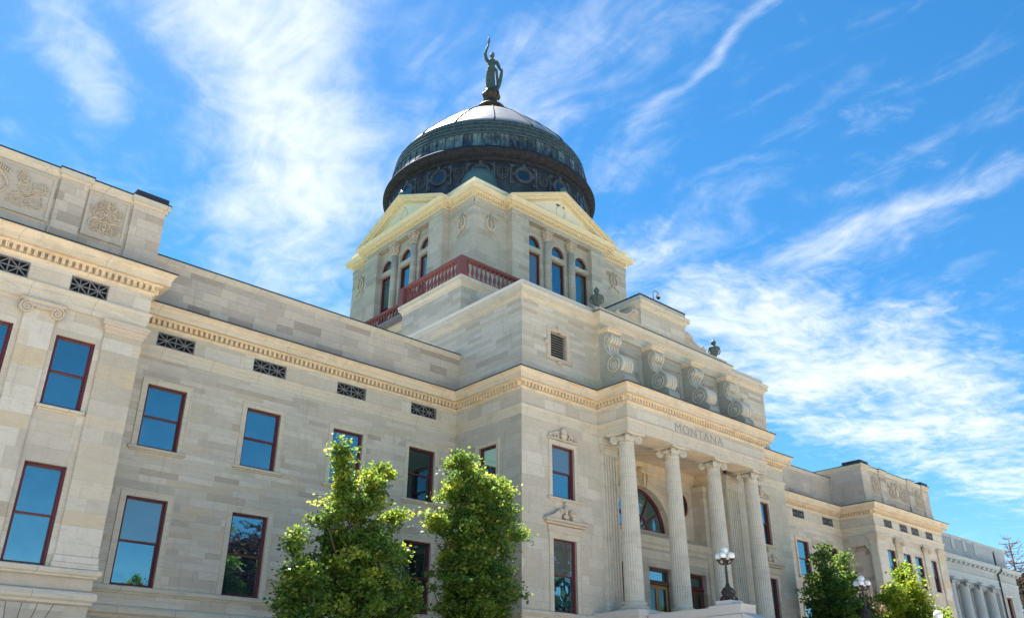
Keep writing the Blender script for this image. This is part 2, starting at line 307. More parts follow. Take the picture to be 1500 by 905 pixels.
# ---------------------------------------------------------------- mesh building
WORLD = {}
def tf_y(Y0, s=1):   # wall facing -Y (s=1) : u = x, d = outwards
    return lambda u, d, z: (u, Y0-s*d, z)
def tf_x(X0, s=1):   # wall facing -X (s=1) : u = y
    return lambda u, d, z: (X0-s*d, u, z)
IDT = lambda a, b, c: (a, b, c)
class MB:
    def __init__(s, tf=IDT): s.v = []; s.f = []; s.tf = tf; s.sm = []
    def add(s, vs, fs, smooth=False):
        o = len(s.v); s.v += [s.tf(*p) for p in vs]; s.f += [tuple(i+o for i in f) for f in fs]; s.sm += [smooth]*len(fs); return s
    def box(s, a0, a1, b0, b1, c0, c1):
        return s.add([(a0, b0, c0), (a1, b0, c0), (a1, b1, c0), (a0, b1, c0), (a0, b0, c1), (a1, b0, c1), (a1, b1, c1), (a0, b1, c1)],
                     [(0, 3, 2, 1), (4, 5, 6, 7), (0, 1, 5, 4), (1, 2, 6, 5), (2, 3, 7, 6), (3, 0, 4, 7)])
    def bbox(s, a0, a1, b0, b1, c0, c1, r=.015):   # box with chamfered outer edges in u/z
        s.box(a0, a1, b0, b1-r, c0, c1)
        return s.add([(a0, b1-r, c0), (a1, b1-r, c0), (a1, b1-r, c1), (a0, b1-r, c1), (a0+r, b1, c0+r), (a1-r, b1, c0+r), (a1-r, b1, c1-r), (a0+r, b1, c1-r)],
                     [(4, 5, 6, 7), (0, 1, 5, 4), (1, 2, 6, 5), (2, 3, 7, 6), (3, 0, 4, 7)])
    def quad(s, a, b, c, d_): return s.add([a, b, c, d_], [(0, 1, 2, 3)])
    def prism(s, poly, a0, a1, axis=0):
        """poly of 2D points (the two other axes) extruded along axis"""
        def mk(p, a):
            if axis == 0: return (a, p[0], p[1])
            if axis == 1: return (p[0], a, p[1])
            return (p[0], p[1], a)
        n = len(poly); vs = [mk(p, a0) for p in poly]+[mk(p, a1) for p in poly]
        return s.add(vs, [tuple(range(n))[::-1], tuple(range(n, 2*n))]+[(i, (i+1) % n, n+(i+1) % n, n+i) for i in range(n)])
    def lathe(s, prof, c=(0, 0, 0), seg=24, smooth=True, a0=0, a1=2*math.pi):
        full = abs(a1-a0-2*math.pi) < 1e-6; k = seg if full else seg+1
        vs = []
        for (r, z) in prof:
            for i in range(k):
                a = a0+(a1-a0)*i/seg; vs.append((c[0]+r*math.cos(a), c[1]+r*math.sin(a), c[2]+z))
        fs = []
        for j in range(len(prof)-1):
            for i in range(seg):
                i2 = (i+1) % k if full else i+1
                fs.append((j*k+i, j*k+i2, (j+1)*k+i2, (j+1)*k+i))
        if prof[0][0] > 1e-4 and full: fs.append(tuple(range(k))[::-1])
        if prof[-1][0] > 1e-4 and full: fs.append(tuple(range((len(prof)-1)*k, len(prof)*k)))
        return s.add(vs, fs, smooth)
    def tube(s, pts, r, seg=6, flat=1., cap=True):
        pts = [Vector(p) for p in pts]; n = len(pts); rr = r if isinstance(r, (list, tuple)) else [r]*n
        vs = []; ref = None
        for i, p in enumerate(pts):
            t = (pts[min(i+1, n-1)]-pts[max(i-1, 0)])
            t = t.normalized() if t.length > 1e-9 else Vector((0, 0, 1))
            if ref is None: ref = Vector((0, 1, 0)) if abs(t.y) < .8 else Vector((1, 0, 0))
            a = (ref-t*ref.dot(t)); a = a.normalized() if a.length > 1e-6 else t.orthogonal().normalized()
            b = t.cross(a); ref = a
            for k in range(seg):
                q = 2*math.pi*k/seg; v = p+a*(math.cos(q)*rr[i]*flat)+b*(math.sin(q)*rr[i]); vs.append(tuple(v))
        fs = [(j*seg+k, j*seg+(k+1) % seg, (j+1)*seg+(k+1) % seg, (j+1)*seg+k) for j in range(n-1) for k in range(seg)]
        if cap: fs += [tuple(range(seg))[::-1], tuple(range((n-1)*seg, n*seg))]
        return s.add(vs, fs, True)
    def ball(s, c, rx, ry=None, rz=None, seg=10, rings=6):
        ry = rx if ry is None else ry; rz = rx if rz is None else rz
        vs = [(c[0], c[1], c[2]-rz)]
        for j in range(1, rings):
            ph = -math.pi/2+math.pi*j/rings
            for i in range(seg):
                a = 2*math.pi*i/seg; vs.append((c[0]+rx*math.cos(ph)*math.cos(a), c[1]+ry*math.cos(ph)*math.sin(a), c[2]+rz*math.sin(ph)))
        vs.append((c[0], c[1], c[2]+rz)); t_ = len(vs)-1; fs = []
        for i in range(seg): fs.append((0, 1+(i+1) % seg, 1+i)); fs.append((t_, t_-seg+i, t_-seg+(i+1) % seg))
        for j in range(rings-2):
            for i in range(seg): fs.append((1+j*seg+i, 1+j*seg+(i+1) % seg, 1+(j+1)*seg+(i+1) % seg, 1+(j+1)*seg+i))
        return s.add(vs, fs, True)
    def build(s, name, m, parent=None, origin=None):
        if origin is None: origin = WORLD.get(parent, (0, 0, 0)) if parent else (0, 0, 0)
        me = bpy.data.meshes.new(name)
        me.from_pydata([(a-origin[0], b-origin[1], c-origin[2]) for a, b, c in s.v], [], s.f)
        me.polygons.foreach_set('use_smooth', s.sm); me.materials.append(M[m] if isinstance(m, str) else m)
        me.update(); o = bpy.data.objects.new(name, me); COL.objects.link(o)
        po = WORLD.get(parent, (0, 0, 0)) if parent else (0, 0, 0)
        if parent: o.parent = parent
        o.location = tuple(origin[i]-po[i] for i in range(3)); WORLD[o] = tuple(origin); return o
def thing(name, label, cat, loc, group=None):
    o = bpy.data.objects.new(name, None); COL.objects.link(o); o.location = loc; WORLD[o] = tuple(loc)
    o['label'] = label; o['category'] = cat
    if group: o['group'] = group
    return o
def tag(o, label=None, cat=None, group=None, kind=None):
    for k, v in (('label', label), ('category', cat), ('group', group), ('kind', kind)):
        if v: o[k] = v
    return o
def offs(path, p, closed=False):
    """path offset outwards (to the right of travel) by p with mitres"""
    n = len(path); out = []
    for i in range(n):
        a = path[i-1] if (i > 0 or closed) else None; b = path[i]; c = path[(i+1) % n] if (i < n-1 or closed) else None
        def nrm(p0, p1):
            dx_, dy_ = p1[0]-p0[0], p1[1]-p0[1]; L = math.hypot(dx_, dy_); return (dy_/L, -dx_/L)
        if a is None: m_ = nrm(b, c)
        elif c is None: m_ = nrm(a, b)
        else:
            n1, n2 = nrm(a, b), nrm(b, c); k = 1+n1[0]*n2[0]+n1[1]*n2[1]
            m_ = ((n1[0]+n2[0])/k, (n1[1]+n2[1])/k) if abs(k) > 1e-6 else n1
        out.append((b[0]+m_[0]*p, b[1]+m_[1]*p))
    return out
def sweep(mb, path, prof, closed=False):
    rows = [[(x, y, z) for (x, y) in offs(path, p, closed)] for (p, z) in prof]
    n = len(path); vs = [v for r_ in rows for v in r_]; fs = []
    for j in range(len(prof)-1):
        for i in range(n if closed else n-1):
            i2 = (i+1) % n; fs.append((j*n+i, j*n+i2, (j+1)*n+i2, (j+1)*n+i))
    return mb.add(vs, fs)
def dentils(mb, path, p0, p1, z0, z1, pitch=.19, wd=.115, closed=False):
    n = len(path); op = offs(path, p0, closed)
    for i in range(n if closed else n-1):
        a, b = op[i], op[(i+1) % n]; dx_, dy_ = b[0]-a[0], b[1]-a[1]; L = math.hypot(dx_, dy_)
        ux, uy = dx_/L, dy_/L; nx, ny = uy, -ux; k = max(1, int(L/pitch)); st = L/k; q = p1-p0
        for j in range(k):
            t0 = (j+.5)*st-wd/2; t1 = t0+wd
            P_ = [(a[0]+ux*t+nx*e, a[1]+uy*t+ny*e) for t, e in ((t0, 0), (t1, 0), (t1, q), (t0, q))]
            mb.add([(x, y, z0) for x, y in P_]+[(x, y, z1) for x, y in P_], [(0, 1, 2, 3), (0, 1, 5, 4), (1, 2, 6, 5), (2, 3, 7, 6), (3, 0, 4, 7)])
def wallh(mb, u0_, u1_, z0, z1, holes=(), rev=.2):
    """wall in tf coordinates with rectangular holes (a,b,c,d) and their reveals"""
    us = sorted({u0_, u1_, *[h[0] for h in holes], *[h[1] for h in holes]}); zs = sorted({z0, z1, *[h[2] for h in holes], *[h[3] for h in holes]})
    for i in range(len(us)-1):
        for j in range(len(zs)-1):
            a, b, c, d_ = us[i], us[i+1], zs[j], zs[j+1]; mu, mz = (a+b)/2, (c+d_)/2
            if any(h[0] < mu < h[1] and h[2] < mz < h[3] for h in holes): continue
            mb.quad((a, 0, c), (b, 0, c), (b, 0, d_), (a, 0, d_))
    for (a, b, c, d_) in holes:
        mb.quad((a, 0, c), (a, -rev, c), (a, -rev, d_), (a, 0, d_)); mb.quad((b, 0, c), (b, -rev, c), (b, -rev, d_), (b, 0, d_))
        mb.quad((a, 0, d_), (b, 0, d_), (b, -rev, d_), (a, -rev, d_)); mb.quad((a, 0, c), (b, 0, c), (b, -rev, c), (a, -rev, c))
def archcell(mb, u0_, u1_, z0, z1, cu, r, zs, rev=.2, n=16):
    """wall cell with a half-round hole standing on z0..zs"""
    mb.quad((u0_, 0, z0), (cu-r, 0, z0), (cu-r, 0, z1), (u0_, 0, z1)); mb.quad((cu+r, 0, z0), (u1_, 0, z0), (u1_, 0, z1), (cu+r, 0, z1))
    pts = [(cu-r, z0), (cu-r, zs)] if zs > z0 else [(cu-r, zs)]
    arc = [(cu-r*math.cos(math.pi*i/n), zs+r*math.sin(math.pi*i/n)) for i in range(n+1)]
    for i in range(n):
        a, b = arc[i], arc[i+1]; mb.quad((a[0], 0, a[1]), (b[0], 0, b[1]), (b[0], 0, z1), (a[0], 0, z1))
        mb.quad((a[0], 0, a[1]), (b[0], 0, b[1]), (b[0], -rev, b[1]), (a[0], -rev, a[1]))
    if zs > z0:
        for s_ in (-1, 1): mb.quad((cu+s_*r, 0, z0), (cu+s_*r, 0, zs), (cu+s_*r, -rev, zs), (cu+s_*r, -rev, z0))
def arcband(mb, cu, zs, r0_, r1_, d0, d1, n=20, a0=0., a1=math.pi):
    for i in range(n):
        t0, t1 = a0+(a1-a0)*i/n, a0+(a1-a0)*(i+1)/n
        P_ = [(cu+r*math.cos(t), zs+r*math.sin(t)) for t, r in ((t0, r0_), (t1, r0_), (t1, r1_), (t0, r1_))]
        mb.add([(x, d0, z) for x, z in P_]+[(x, d1, z) for x, z in P_], [(4, 5, 6, 7), (0, 1, 5, 4), (2, 3, 7, 6)])
PR = random.Random(21)
def window(par, tf, u0_, u1_, z0, z1, rev=.16, gl='glass', casing=.2, sill=True, label=None, casez=None, fw=.072):
    """double-hung sash: frame is the part, panes, casing and sill its sub-parts"""
    a = MB(tf); zm = z0+(z1-z0)*.5; dd = -rev
    for (p, q, c, d_) in ((u0_, u0_+fw, z0, z1), (u1_-fw, u1_, z0, z1), (u0_+fw, u1_-fw, z1-fw, z1), (u0_+fw, u1_-fw, z0, z0+fw*1.2)):
        a.bbox(p, q, dd, dd+.10, c, d_, .02)
    s_ = fw*.7
    a.box(u0_+fw, u1_-fw, dd-.02, dd+.045, zm-.03, zm+.03)
    for (p, q) in ((u0_+fw, u0_+fw+s_*.6), (u1_-fw-s_*.6, u1_-fw)): a.box(p, q, dd-.01, dd+.04, zm+.03, z1-fw); a.box(p, q, dd-.03, dd+.02, z0+fw*1.2, zm-.03)
    org = tf((u0_+u1_)/2, 0, z0)
    w_ = a.build('window', 'red', par, org)
    if label: w_['label'] = label
    for kk, (c, d_, dp) in enumerate(((zm, z1-fw*.5, dd), (z0+fw*.5, zm, dd-.03))):
        e1, e2, e3 = (PR.uniform(-.007, .007) for _ in range(3))
        g2 = 'glassb' if (gl == 'glass' and kk == 0 and PR.random() < .22) else gl
        MB(tf).quad((u0_+fw*.5, dp+e1, c), (u1_-fw*.5, dp+e2, c), (u1_-fw*.5, dp+e3, d_), (u0_+fw*.5, dp+e1+e3-e2, d_)).build('pane', g2, w_, org)
    if casing:
        c_ = MB(tf); k = casing; zb = casez if casez is not None else z0
        for (p, q, e, g_) in ((u0_-k, u0_, zb, z1+k), (u1_, u1_+k, zb, z1+k), (u0_, u1_, z1, z1+k)): c_.box(p, q, -.02, .035, e, g_)
        for (p, q, e, g_) in ((u0_-k, u0_-k+.05, zb, z1+k), (u1_+k-.05, u1_+k, zb, z1+k), (u0_-k+.05, u1_+k-.05, z1+k-.05, z1+k)): c_.box(p, q, .035, .06, e, g_)
        c_.build('casing', 'band', w_, org)
    if sill:
        k = casing+.1
        s2 = MB(tf); s2.bbox(u0_-k, u1_+k, -.12, .13, z0-.09, z0-.001, .02); s2.bbox(u0_-k+.06, u1_+k-.06, -.05, .07, z0-.15, z0-.09, .015)
        s2.build('sill', 'band', w_, org)
    return w_
def vent(par, tf, u0_, u1_, z0, z1):
    a = MB(tf); d_ = -.08; b = .035
    a.box(u0_, u1_, d_, d_+.05, z0, z0+b); a.box(u0_, u1_, d_, d_+.05, z1-b, z1); a.box(u0_, u0_+b, d_, d_+.05, z0+b, z1-b); a.box(u1_-b, u1_, d_, d_+.05, z0+b, z1-b)
    um = (u0_+u1_)/2; zm = (z0+z1)/2
    a.box(um-.018, um+.018, d_, d_+.045, z0+b, z1-b); a.box(u0_+b, u1_-b, d_, d_+.04, zm-.015, zm+.015)
    for (p, q) in ((u0_+b, um-.018), (um+.018, u1_-b)):
        for (c, e) in ((z0+b, z1-b), (z1-b, z0+b)):
            L = math.hypot(q-p, e-c); nx, nz = -(e-c)/L*.015, (q-p)/L*.015
            a.add([(p+nx, d_+.035, c+nz), (q+nx, d_+.035, e+nz), (q-nx, d_+.035, e-nz), (p-nx, d_+.035, c-nz),
                   (p+nx, d_, c+nz), (q+nx, d_, e+nz), (q-nx, d_, e-nz), (p-nx, d_, c-nz)], [(0, 1, 2, 3), (0, 1, 5, 4), (2, 3, 7, 6)])
        a.box((p+q)/2-.012, (p+q)/2+.012, d_, d_+.03, z0+b, z1-b)
    org = tf(um, 0, z0); v_ = a.build('vent_grille', 'grille', par, org)
    MB(tf).quad((u0_, d_-.1, z0), (u1_, d_-.1, z0), (u1_, d_-.1, z1), (u0_, d_-.1, z1)).build('vent_shaft', 'black', v_, org)
    return v_
def spiral(cx, cz, r0_, r1_, turns, a0=0., sgn=1, n=26, d=.03):
    return [(cx+(r0_+(r1_-r0_)*i/n)*math.cos(a0+sgn*turns*2*math.pi*i/n), d, cz+(r0_+(r1_-r0_)*i/n)*math.sin(a0+sgn*turns*2*math.pi*i/n)) for i in range(n+1)]
def arabesque(mb, u0_, u1_, z0, z1, seed=0, big=False):
    """symmetrical carved foliage scrolls filling a panel: thin stems and many small curled leaves"""
    rd = random.Random(seed); cu = (u0_+u1_)/2; W_ = (u1_-u0_)/2; H = z1-z0; cz = (z0+z1)/2
    if big:
        mb.ball((cu, -.02, cz-.03*H), W_*.17, .07, H*.25, 14, 8)
        pts = [(cu+W_*.20*math.cos(a)*(1+.10*math.cos(3*a)), .035, cz-.03*H+H*.30*math.sin(a)*(1+.07*math.cos(4*a))) for a in np.linspace(0, 2*math.pi, 30)]
        mb.tube(pts, .032, 6)
        for i in range(9): mb.ball((cu+(i-4)*.07, .04, z1-.10-.022*abs(i-4)), .028, .045, .09, 6, 4)
    for sg in (-1, 1):
        base = .27 if big else .0
        for (fx, fz, r, tr, a0, cw) in ((base+.26*(1-base), .20, .17, 1.6, 1.2, 1), (base+.70*(1-base), .26, .16, 1.5, 2.4, -1), (base+.42*(1-base), .55, .16, 1.5, .3, -1), (base+.80*(1-base), .66, .13, 1.4, 3.4, 1), (base+.26*(1-base), .84, .11, 1.3, 5., 1)):
            rr = r*H*(1.05 if big else .95); ux, uz = W_*fx, z0+H*fz
            mb.tube([(cu+sg*p[0], p[1], p[2]) for p in spiral(ux, uz, rr, rr*.22, tr, a0, cw)], [max(.009, .024-.0006*i) for i in range(27)], 5)
            mb.ball((cu+sg*ux, .03, uz), .030, .05, .030, 7, 4)
            for k in range(13):
                a = a0+k*.52+rd.uniform(-.15, .15); q = rr*rd.uniform(.95, 1.32); l_ = rd.uniform(.03, .06)
                bx, bz = ux+math.cos(a)*q, uz+math.sin(a)*q
                if abs(bx) > W_-.03 or not z0+.03 < bz < z1-.03: continue
                mb.tube([(cu+sg*(bx-math.cos(a+1.1)*l_), .01, bz-math.sin(a+1.1)*l_), (cu+sg*bx, .05, bz), (cu+sg*(bx+math.cos(a+.6)*l_), .012, bz+math.sin(a+.6)*l_)], [.010, .026, .006], 5)
    if not big:
        for i in range(9): mb.ball((cu, .02, z0+.08*H+i*.10*H), .03+.025*(i % 2), .055, .045, 7, 4)

# ================================================================ ground
MB().quad((-3000, -3000, -1.72), (3000, -3000, -1.72), (3000, 3000, -1.72), (-3000, 3000, -1.72)).build('lawn', 'lawn')
tag(bpy.data.objects['lawn'], kind='structure')
g_ = MB(); g_.box(-45, 120, -45, 25.2, -1.715, -1.66)  # unseen plaza, widened over lawn and tinted to bounce warm light on the facade
tag(g_.build('bounce_paving', 'bounce_paving'), kind='structure')

# ================================================================ capitol building
B = thing('capitol_building', 'long beige sandstone capitol with columned portico, square tower and dark copper dome', 'building', (33.7, 25.5, -1.7))
XC0, XC1, YC, YR, YP = 23.58, 43.7, 25.555, 30.0, 27.5
PL0, PL1, PR0, PR1 = -2.1, 8.45, 58.1, 68.65
XP0, XP1, YF = 28.3, 39.1, 23.75
PATH = [(PL0, 40), (PL0, YP), (PL1, YP), (PL1, YR), (XC0, YR), (XC0, YC), (XP0, YC), (XP0, YF), (XP1, YF), (XP1, YC), (XC1, YC), (XC1, YR), (PR0, YR), (PR0, YP), (PR1, YP), (PR1, 40)]
# main cornice and dentils, gutter edge
cb = MB()
sweep(cb, PATH, [(0, 12.83), (.03, 12.85), (.05, 12.92), (.06, 12.945), (.01, 12.95), (.01, 13.13), (.20, 13.14), (.215, 13.155), (.225, 13.20), (.37, 13.205), (.37, 13.19), (.40, 13.19), (.40, 13.385), (.425, 13.39), (.435, 13.43), (.46, 13.50), (.50, 13.555), (.535, 13.57), (.535, 13.605)])
C0 = cb.build('main_cornice', 'corn', B)
db = MB(); dentils(db, PATH, .012, .185, 12.952, 13.138, .20, .105); db.build('dentil_course', 'corn', C0)
gb = MB(); sweep(gb, PATH, [(.50, 13.60), (.548, 13.605), (.548, 13.655), (.50, 13.66), (-.45, 13.78)]); gb.build('gutter_edge', 'gutter', C0)
# frieze with vent holes + architrave
VW = 0.71
LW = [10.38, 14.17, 17.95, 21.73]; RW = [45.20, 48.93, 52.70, 56.45]
PWL = [3.17-3.31, 3.17-.93, 3.17+.93, 3.17+3.31]; PWR = [63.37-3.26, 63.37-.93, 63.37+.85, 63.37+3.15]
fb = MB(tf_y(YR))
for (a, b, cs) in ((PL1, XC0, LW), (XC1, PR0, RW)):
    fb = MB(tf_y(YR)); wallh(fb, a, b, 12.17, 12.84, [(c-VW, c+VW, 12.22, 12.755) for c in cs], .25); fb.build('frieze', 'front', B)
for (a, b, cs) in ((PL0, PL1, PWL), (PR0, PR1, PWR)):
    fb = MB(tf_y(YP)); wallh(fb, a, b, 12.17, 12.84, [(c-.585, c+.585, 12.22, 12.755) for c in cs], .25); fb.build('frieze', 'front', B)
for (Y, a, b) in ((YC, XC0, XP0), (YF, XP0, XP1), (YC, XP1, XC1)): fb = MB(tf_y(Y)); wallh(fb, a, b, 12.17, 12.84); fb.build('frieze', 'front', B)
for (X, a, b, s_) in ((PL0, YP, 40, 1), (PL1, YP, YR, 1), (XC0, YC, YR, 1), (XP0, YF, YC, 1), (XP1, YF, YC, 1), (XC1, YC, YR, 1), (PR0, YP, YR, 1), (PR1, YP, 40, 1)): fb = MB(tf_x(X)); wallh(fb, a, b, 12.17, 12.84); fb.build('frieze', 'front', B)
for c in LW+RW: vent(B, tf_y(YR), c-VW, c+VW, 12.22, 12.755)
for c in PWL+PWR: vent(B, tf_y(YP), c-.585, c+.585, 12.22, 12.755)
ab = MB(); AP = [(.0, 11.72), (.02, 11.73), (.02, 11.86), (.035, 11.87), (.035, 12.04), (.06, 12.06), (.085, 12.11), (.095, 12.12), (.095, 12.165), (0, 12.18)]
for pth in (PATH[3:7], PATH[9:13]): sweep(ab, pth, AP)
AP2 = [(-.1, 11.60), (.0, 11.60), (.0, 11.74), (.02, 11.75), (.02, 11.90), (.04, 11.91), (.04, 12.04), (.06, 12.06), (.085, 12.11), (.10, 12.12), (.10, 12.165), (0, 12.18)]
for pth in (PATH[0:4], PATH[12:16]): sweep(ab, pth, AP2)
sweep(ab, PATH[6:10], AP2)
# underside of the portico beam and its inner face
ab.box(XP0+.003, XP1-.003, YF+.01, YF+1.15, 11.598, 12.1)
for X in (XP0, XP1-.95): ab.box(X+.003, X+.947, YF+1.15, YC-.002, 11.594, 12.1)
ab.build('architrave', 'band', B)
sf_ = MB(); sf_.box(XP0+.06, XP1-.06, YF+.06, YF+1.10, 11.585, 11.596); sf_.build('beam_soffit', 'corn', B)  # warmer stone sheet under the beam: golden bounce light put into its colour

# ---- lower walls
wb = MB(tf_y(YR)); HB = -1.75
def hol(cs, h, lo=True):
    return [(c-h, c+h, z0, z1) for c in cs for z0, z1 in (((8.46, 10.73), (3.89, 6.76), (-.2, 2.1)) if lo else ((8.46, 10.73),))]
for (a, b, cs) in ((PL1, XC0, LW), (XC1, PR0, RW)): wb = MB(tf_y(YR)); wallh(wb, a, b, HB, 11.73, hol(cs, .71), .22); wb.build('wall', 'wall', B)
for (a, b, cs) in ((PL0, PL1, PWL), (PR0, PR1, PWR)): wb = MB(tf_y(YP+.10)); wallh(wb, a, b, HB, 11.62, hol(cs, .585), .22); wb.build('wall', 'front', B)
CWL, CWR = 26.0, 41.15
for (a, b, c) in ((XC0, 29.45, CWL), (37.95, XC1, CWR)): wb = MB(tf_y(YC)); wallh(wb, a, b, HB, 11.73, [(c-.68, c+.68, 8.46, 10.73), (c-.68, c+.68, 3.89, 6.76)], .22); wb.build('wall', 'front', B)
sb = MB(tf_x(XC0)); wallh(sb, YC, YR, HB, 11.73, [(27.14, 28.30, 8.46, 10.73), (27.14, 28.30, 3.89, 6.76)], .22); sb.build('wall', 'tower', B)
for X_, y0_, y1_, z_ in ((XC1, YC, YR, 11.73), (PL1, YP+.1, YR, 11.62), (PL0, YP+.1, 46, 11.62), (PR1, YP+.1, 46, 11.62)): sb = MB(tf_x(X_)); wallh(sb, y0_, y1_, HB, z_); sb.build('wall', 'tower', B)
sb = MB()
# right pavilion's side with a tall shallow niche, its head cut at the corners
sb.tf = tf_x(PR0)
wallh(sb, YP+.1, YR, HB, 11.62, [(28.15, 29.55, 3.9, 10.9)], .34)
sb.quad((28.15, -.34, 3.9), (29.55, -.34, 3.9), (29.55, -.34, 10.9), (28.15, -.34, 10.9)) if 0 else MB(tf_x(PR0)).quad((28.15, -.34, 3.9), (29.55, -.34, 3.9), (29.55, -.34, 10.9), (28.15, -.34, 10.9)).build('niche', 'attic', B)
for (p, q) in ((28.15, 1), (29.55, -1)): sb.add([(p, -.001, 10.9), (p+q*.3, -.001, 10.9), (p, -.001, 10.5), (p, -.33, 10.9), (p+q*.3, -.33, 10.9), (p, -.33, 10.5)], [(0, 1, 2), (1, 2, 5, 4)])
sb.build('wall', 'tower', B)
# back and roofs, so that the building is a closed body
bb = MB(); bb.box(PL0+.1, PR1-.1, 45.5, 46, HB, 13.7)
bb.box(PL1, XC0+.5, 30.6, 45.5, 15.2, 15.25); bb.box(XC1-.5, PR0, 30.6, 45.5, 15.2, 15.25)
bb.box(PL0+.4, PL1-.2, 28.1, 45.5, 15.8, 15.85); bb.box(PR0+.3, PR1-.4, 28.1, 45.5, 15.8, 15.85)
bb.box(24.2, 43.2, 26.2, 52, 17.5, 17.55); bb.box(24.2, 43.2, 51.9, 52, HB, 17.5)
bb.build('flat_roof', 'roofm', B)

# bands at the foot of the main storeys
pb = MB()
LP = [(a, b) for a, b in PATH[:7]]+[(29.45, YC)]; RP = [(37.95, YC)]+PATH[10:]
for pth in (LP, RP):
    sweep(pb, pth, [(0, 3.64), (.05, 3.66), (.06, 3.70), (.11, 3.73), (.13, 3.76), (.13, 3.86), (.10, 3.885), (-.1, 3.888)])
    sweep(pb, pth, [(.0, 2.92), (.03, 2.93), (.05, 3.0), (.10, 3.03), (.13, 3.06), (.13, 3.20), (.10, 3.26), (0, 3.30)])
pb.build('string_course', 'band', B)
# basement with voussoirs above its windows (pavilions stand forward of it)
for cs, tfv in ((PWL, tf_y(YP+.1)), (PWR, tf_y(YP+.1)), (LW, tf_y(YR)), (RW, tf_y(YR))):
    for c in cs:
        vb = MB(tfv)
        for k in range(-3, 4):
            w0, w1 = .13, .19; u = k*.30; t0 = (c+u*.95-w0, 2.13); t1 = (c+u*.95+w0, 2.13); t2 = (c+u*1.35+w1, 2.88); t3 = (c+u*1.35-w1, 2.88)
            vb.add([(p[0], 0, p[1]) for p in (t0, t1, t2, t3)]+[(p[0], .06, p[1]) for p in (t0, t1, t2, t3)], [(4, 5, 6, 7), (0, 1, 5, 4), (1, 2, 6, 5), (2, 3, 7, 6), (3, 0, 4, 7)])
        vb.build('voussoirs', 'tower', B)
# ---- windows
for i, c in enumerate(LW):
    window(B, tf_y(YR), c-.71, c+.71, 8.46, 10.73, gl='glassd' if i == 3 else 'glass')
    window(B, tf_y(YR), c-.71, c+.71, 3.89, 6.76, gl='glassd' if i >= 2 else 'glass', sill=False)
    window(B, tf_y(YR), c-.71, c+.71, -.2, 2.1, sill=False, casing=0)
for i, c in enumerate(RW):
    window(B, tf_y(YR), c-.71, c+.71, 8.46, 10.73, gl='glassd' if i == 3 else 'glass'); window(B, tf_y(YR), c-.71, c+.71, 3.89, 6.76, sill=False)
    window(B, tf_y(YR), c-.71, c+.71, -.2, 2.1, sill=False, casing=0)
for cs in (PWL, PWR):
    for c in cs:
        window(B, tf_y(YP+.1), c-.585, c+.585, 8.46, 10.73, casing=.0); window(B, tf_y(YP+.1), c-.585, c+.585, 3.89, 6.72, sill=False, casing=.0)
        window(B, tf_y(YP+.1), c-.585, c+.585, -.2, 2.1, sill=False, casing=0)
        s_ = MB(tf_y(YP+.1)); s_.bbox(c-.50, c+.5, 0, .03, 7.2, 8.0, .02)
for c in (CWL, CWR):
    window(B, tf_y(YC), c-.68, c+.68, 8.46, 10.73); window(B, tf_y(YC), c-.68, c+.68, 3.89, 6.76, sill=False, casing=.24)
window(B, tf_x(XC0), 27.14, 28.30, 8.46, 10.73, gl='glassd'); window(B, tf_x(XC0), 27.14, 28.30, 3.89, 6.76, gl='glassd', sill=False)
# carved crests and broken pediments on the central block
for c in (CWL, CWR):
    a = MB(tf_y(YC)); z = 10.96
    a.bbox(c-.98, c+.98, 0, .12, z, z+.07); a.ball((c, .08, z+.42), .16, .14, .2); a.ball((c, .1, z+.22), .2, .12, .16)
    for sg in (-1, 1):
        a.tube([(c+sg*p[0], .06, z+p[2]) for p in spiral(.42, .2, .17, .04, 1.4, 2.2, -1, 18)], .045, 6)
        a.tube([(c+sg*p[0], .05, z+p[2]) for p in spiral(.75, .13, .11, .03, 1.3, 2.2, -1, 14)], .035, 6)
        a.tube([(c+sg*.2, .06, z+.45), (c+sg*.35, .07, z+.35), (c+sg*.6, .05, z+.27), (c+sg*.88, .04, z+.2)], .04, 6)
    a.build('window_crest', 'carve', B, (c, YC, z))
    a = MB(tf_y(YC)); z = 7.42
    a.bbox(c-1.0, c+1.0, 0, .10, 6.99, 7.30, .02)
    a.bbox(c-1.16, c+1.16, 0, .16, z-.1, z, .02); a.bbox(c-1.24, c+1.24, 0, .28, z, z+.11, .03)
    for sg in (-1, 1):
        pts = [(1.22, 0), (1.05, .05), (.8, .14), (.56, .30), (.38, .44), (.24, .44), (.18, .34), (.22, .24), (.34, .20), (.34, 0)]
        a.prism([(c+sg*p, z+.11+q) for p, q in pts], .02, .19, 1)
        a.tube([(c+sg*p[0], .21, z+.11+p[2]) for p in spiral(.31, .33, .12, .03, 1.4, 3.14, -1, 16)], .035, 5)
        a.tube([(c+sg*p, .19, z+.11+q) for p, q in pts[:5]], .035, 5)
    a.ball((c, .12, z+.55), .11, .1, .22); a.ball((c, .12, z+.28), .16, .1, .12); a.ball((c, .12, z+.82), .09, .08, .09)
    a.build('window_pediment', 'carve', B, (c, YC, z))
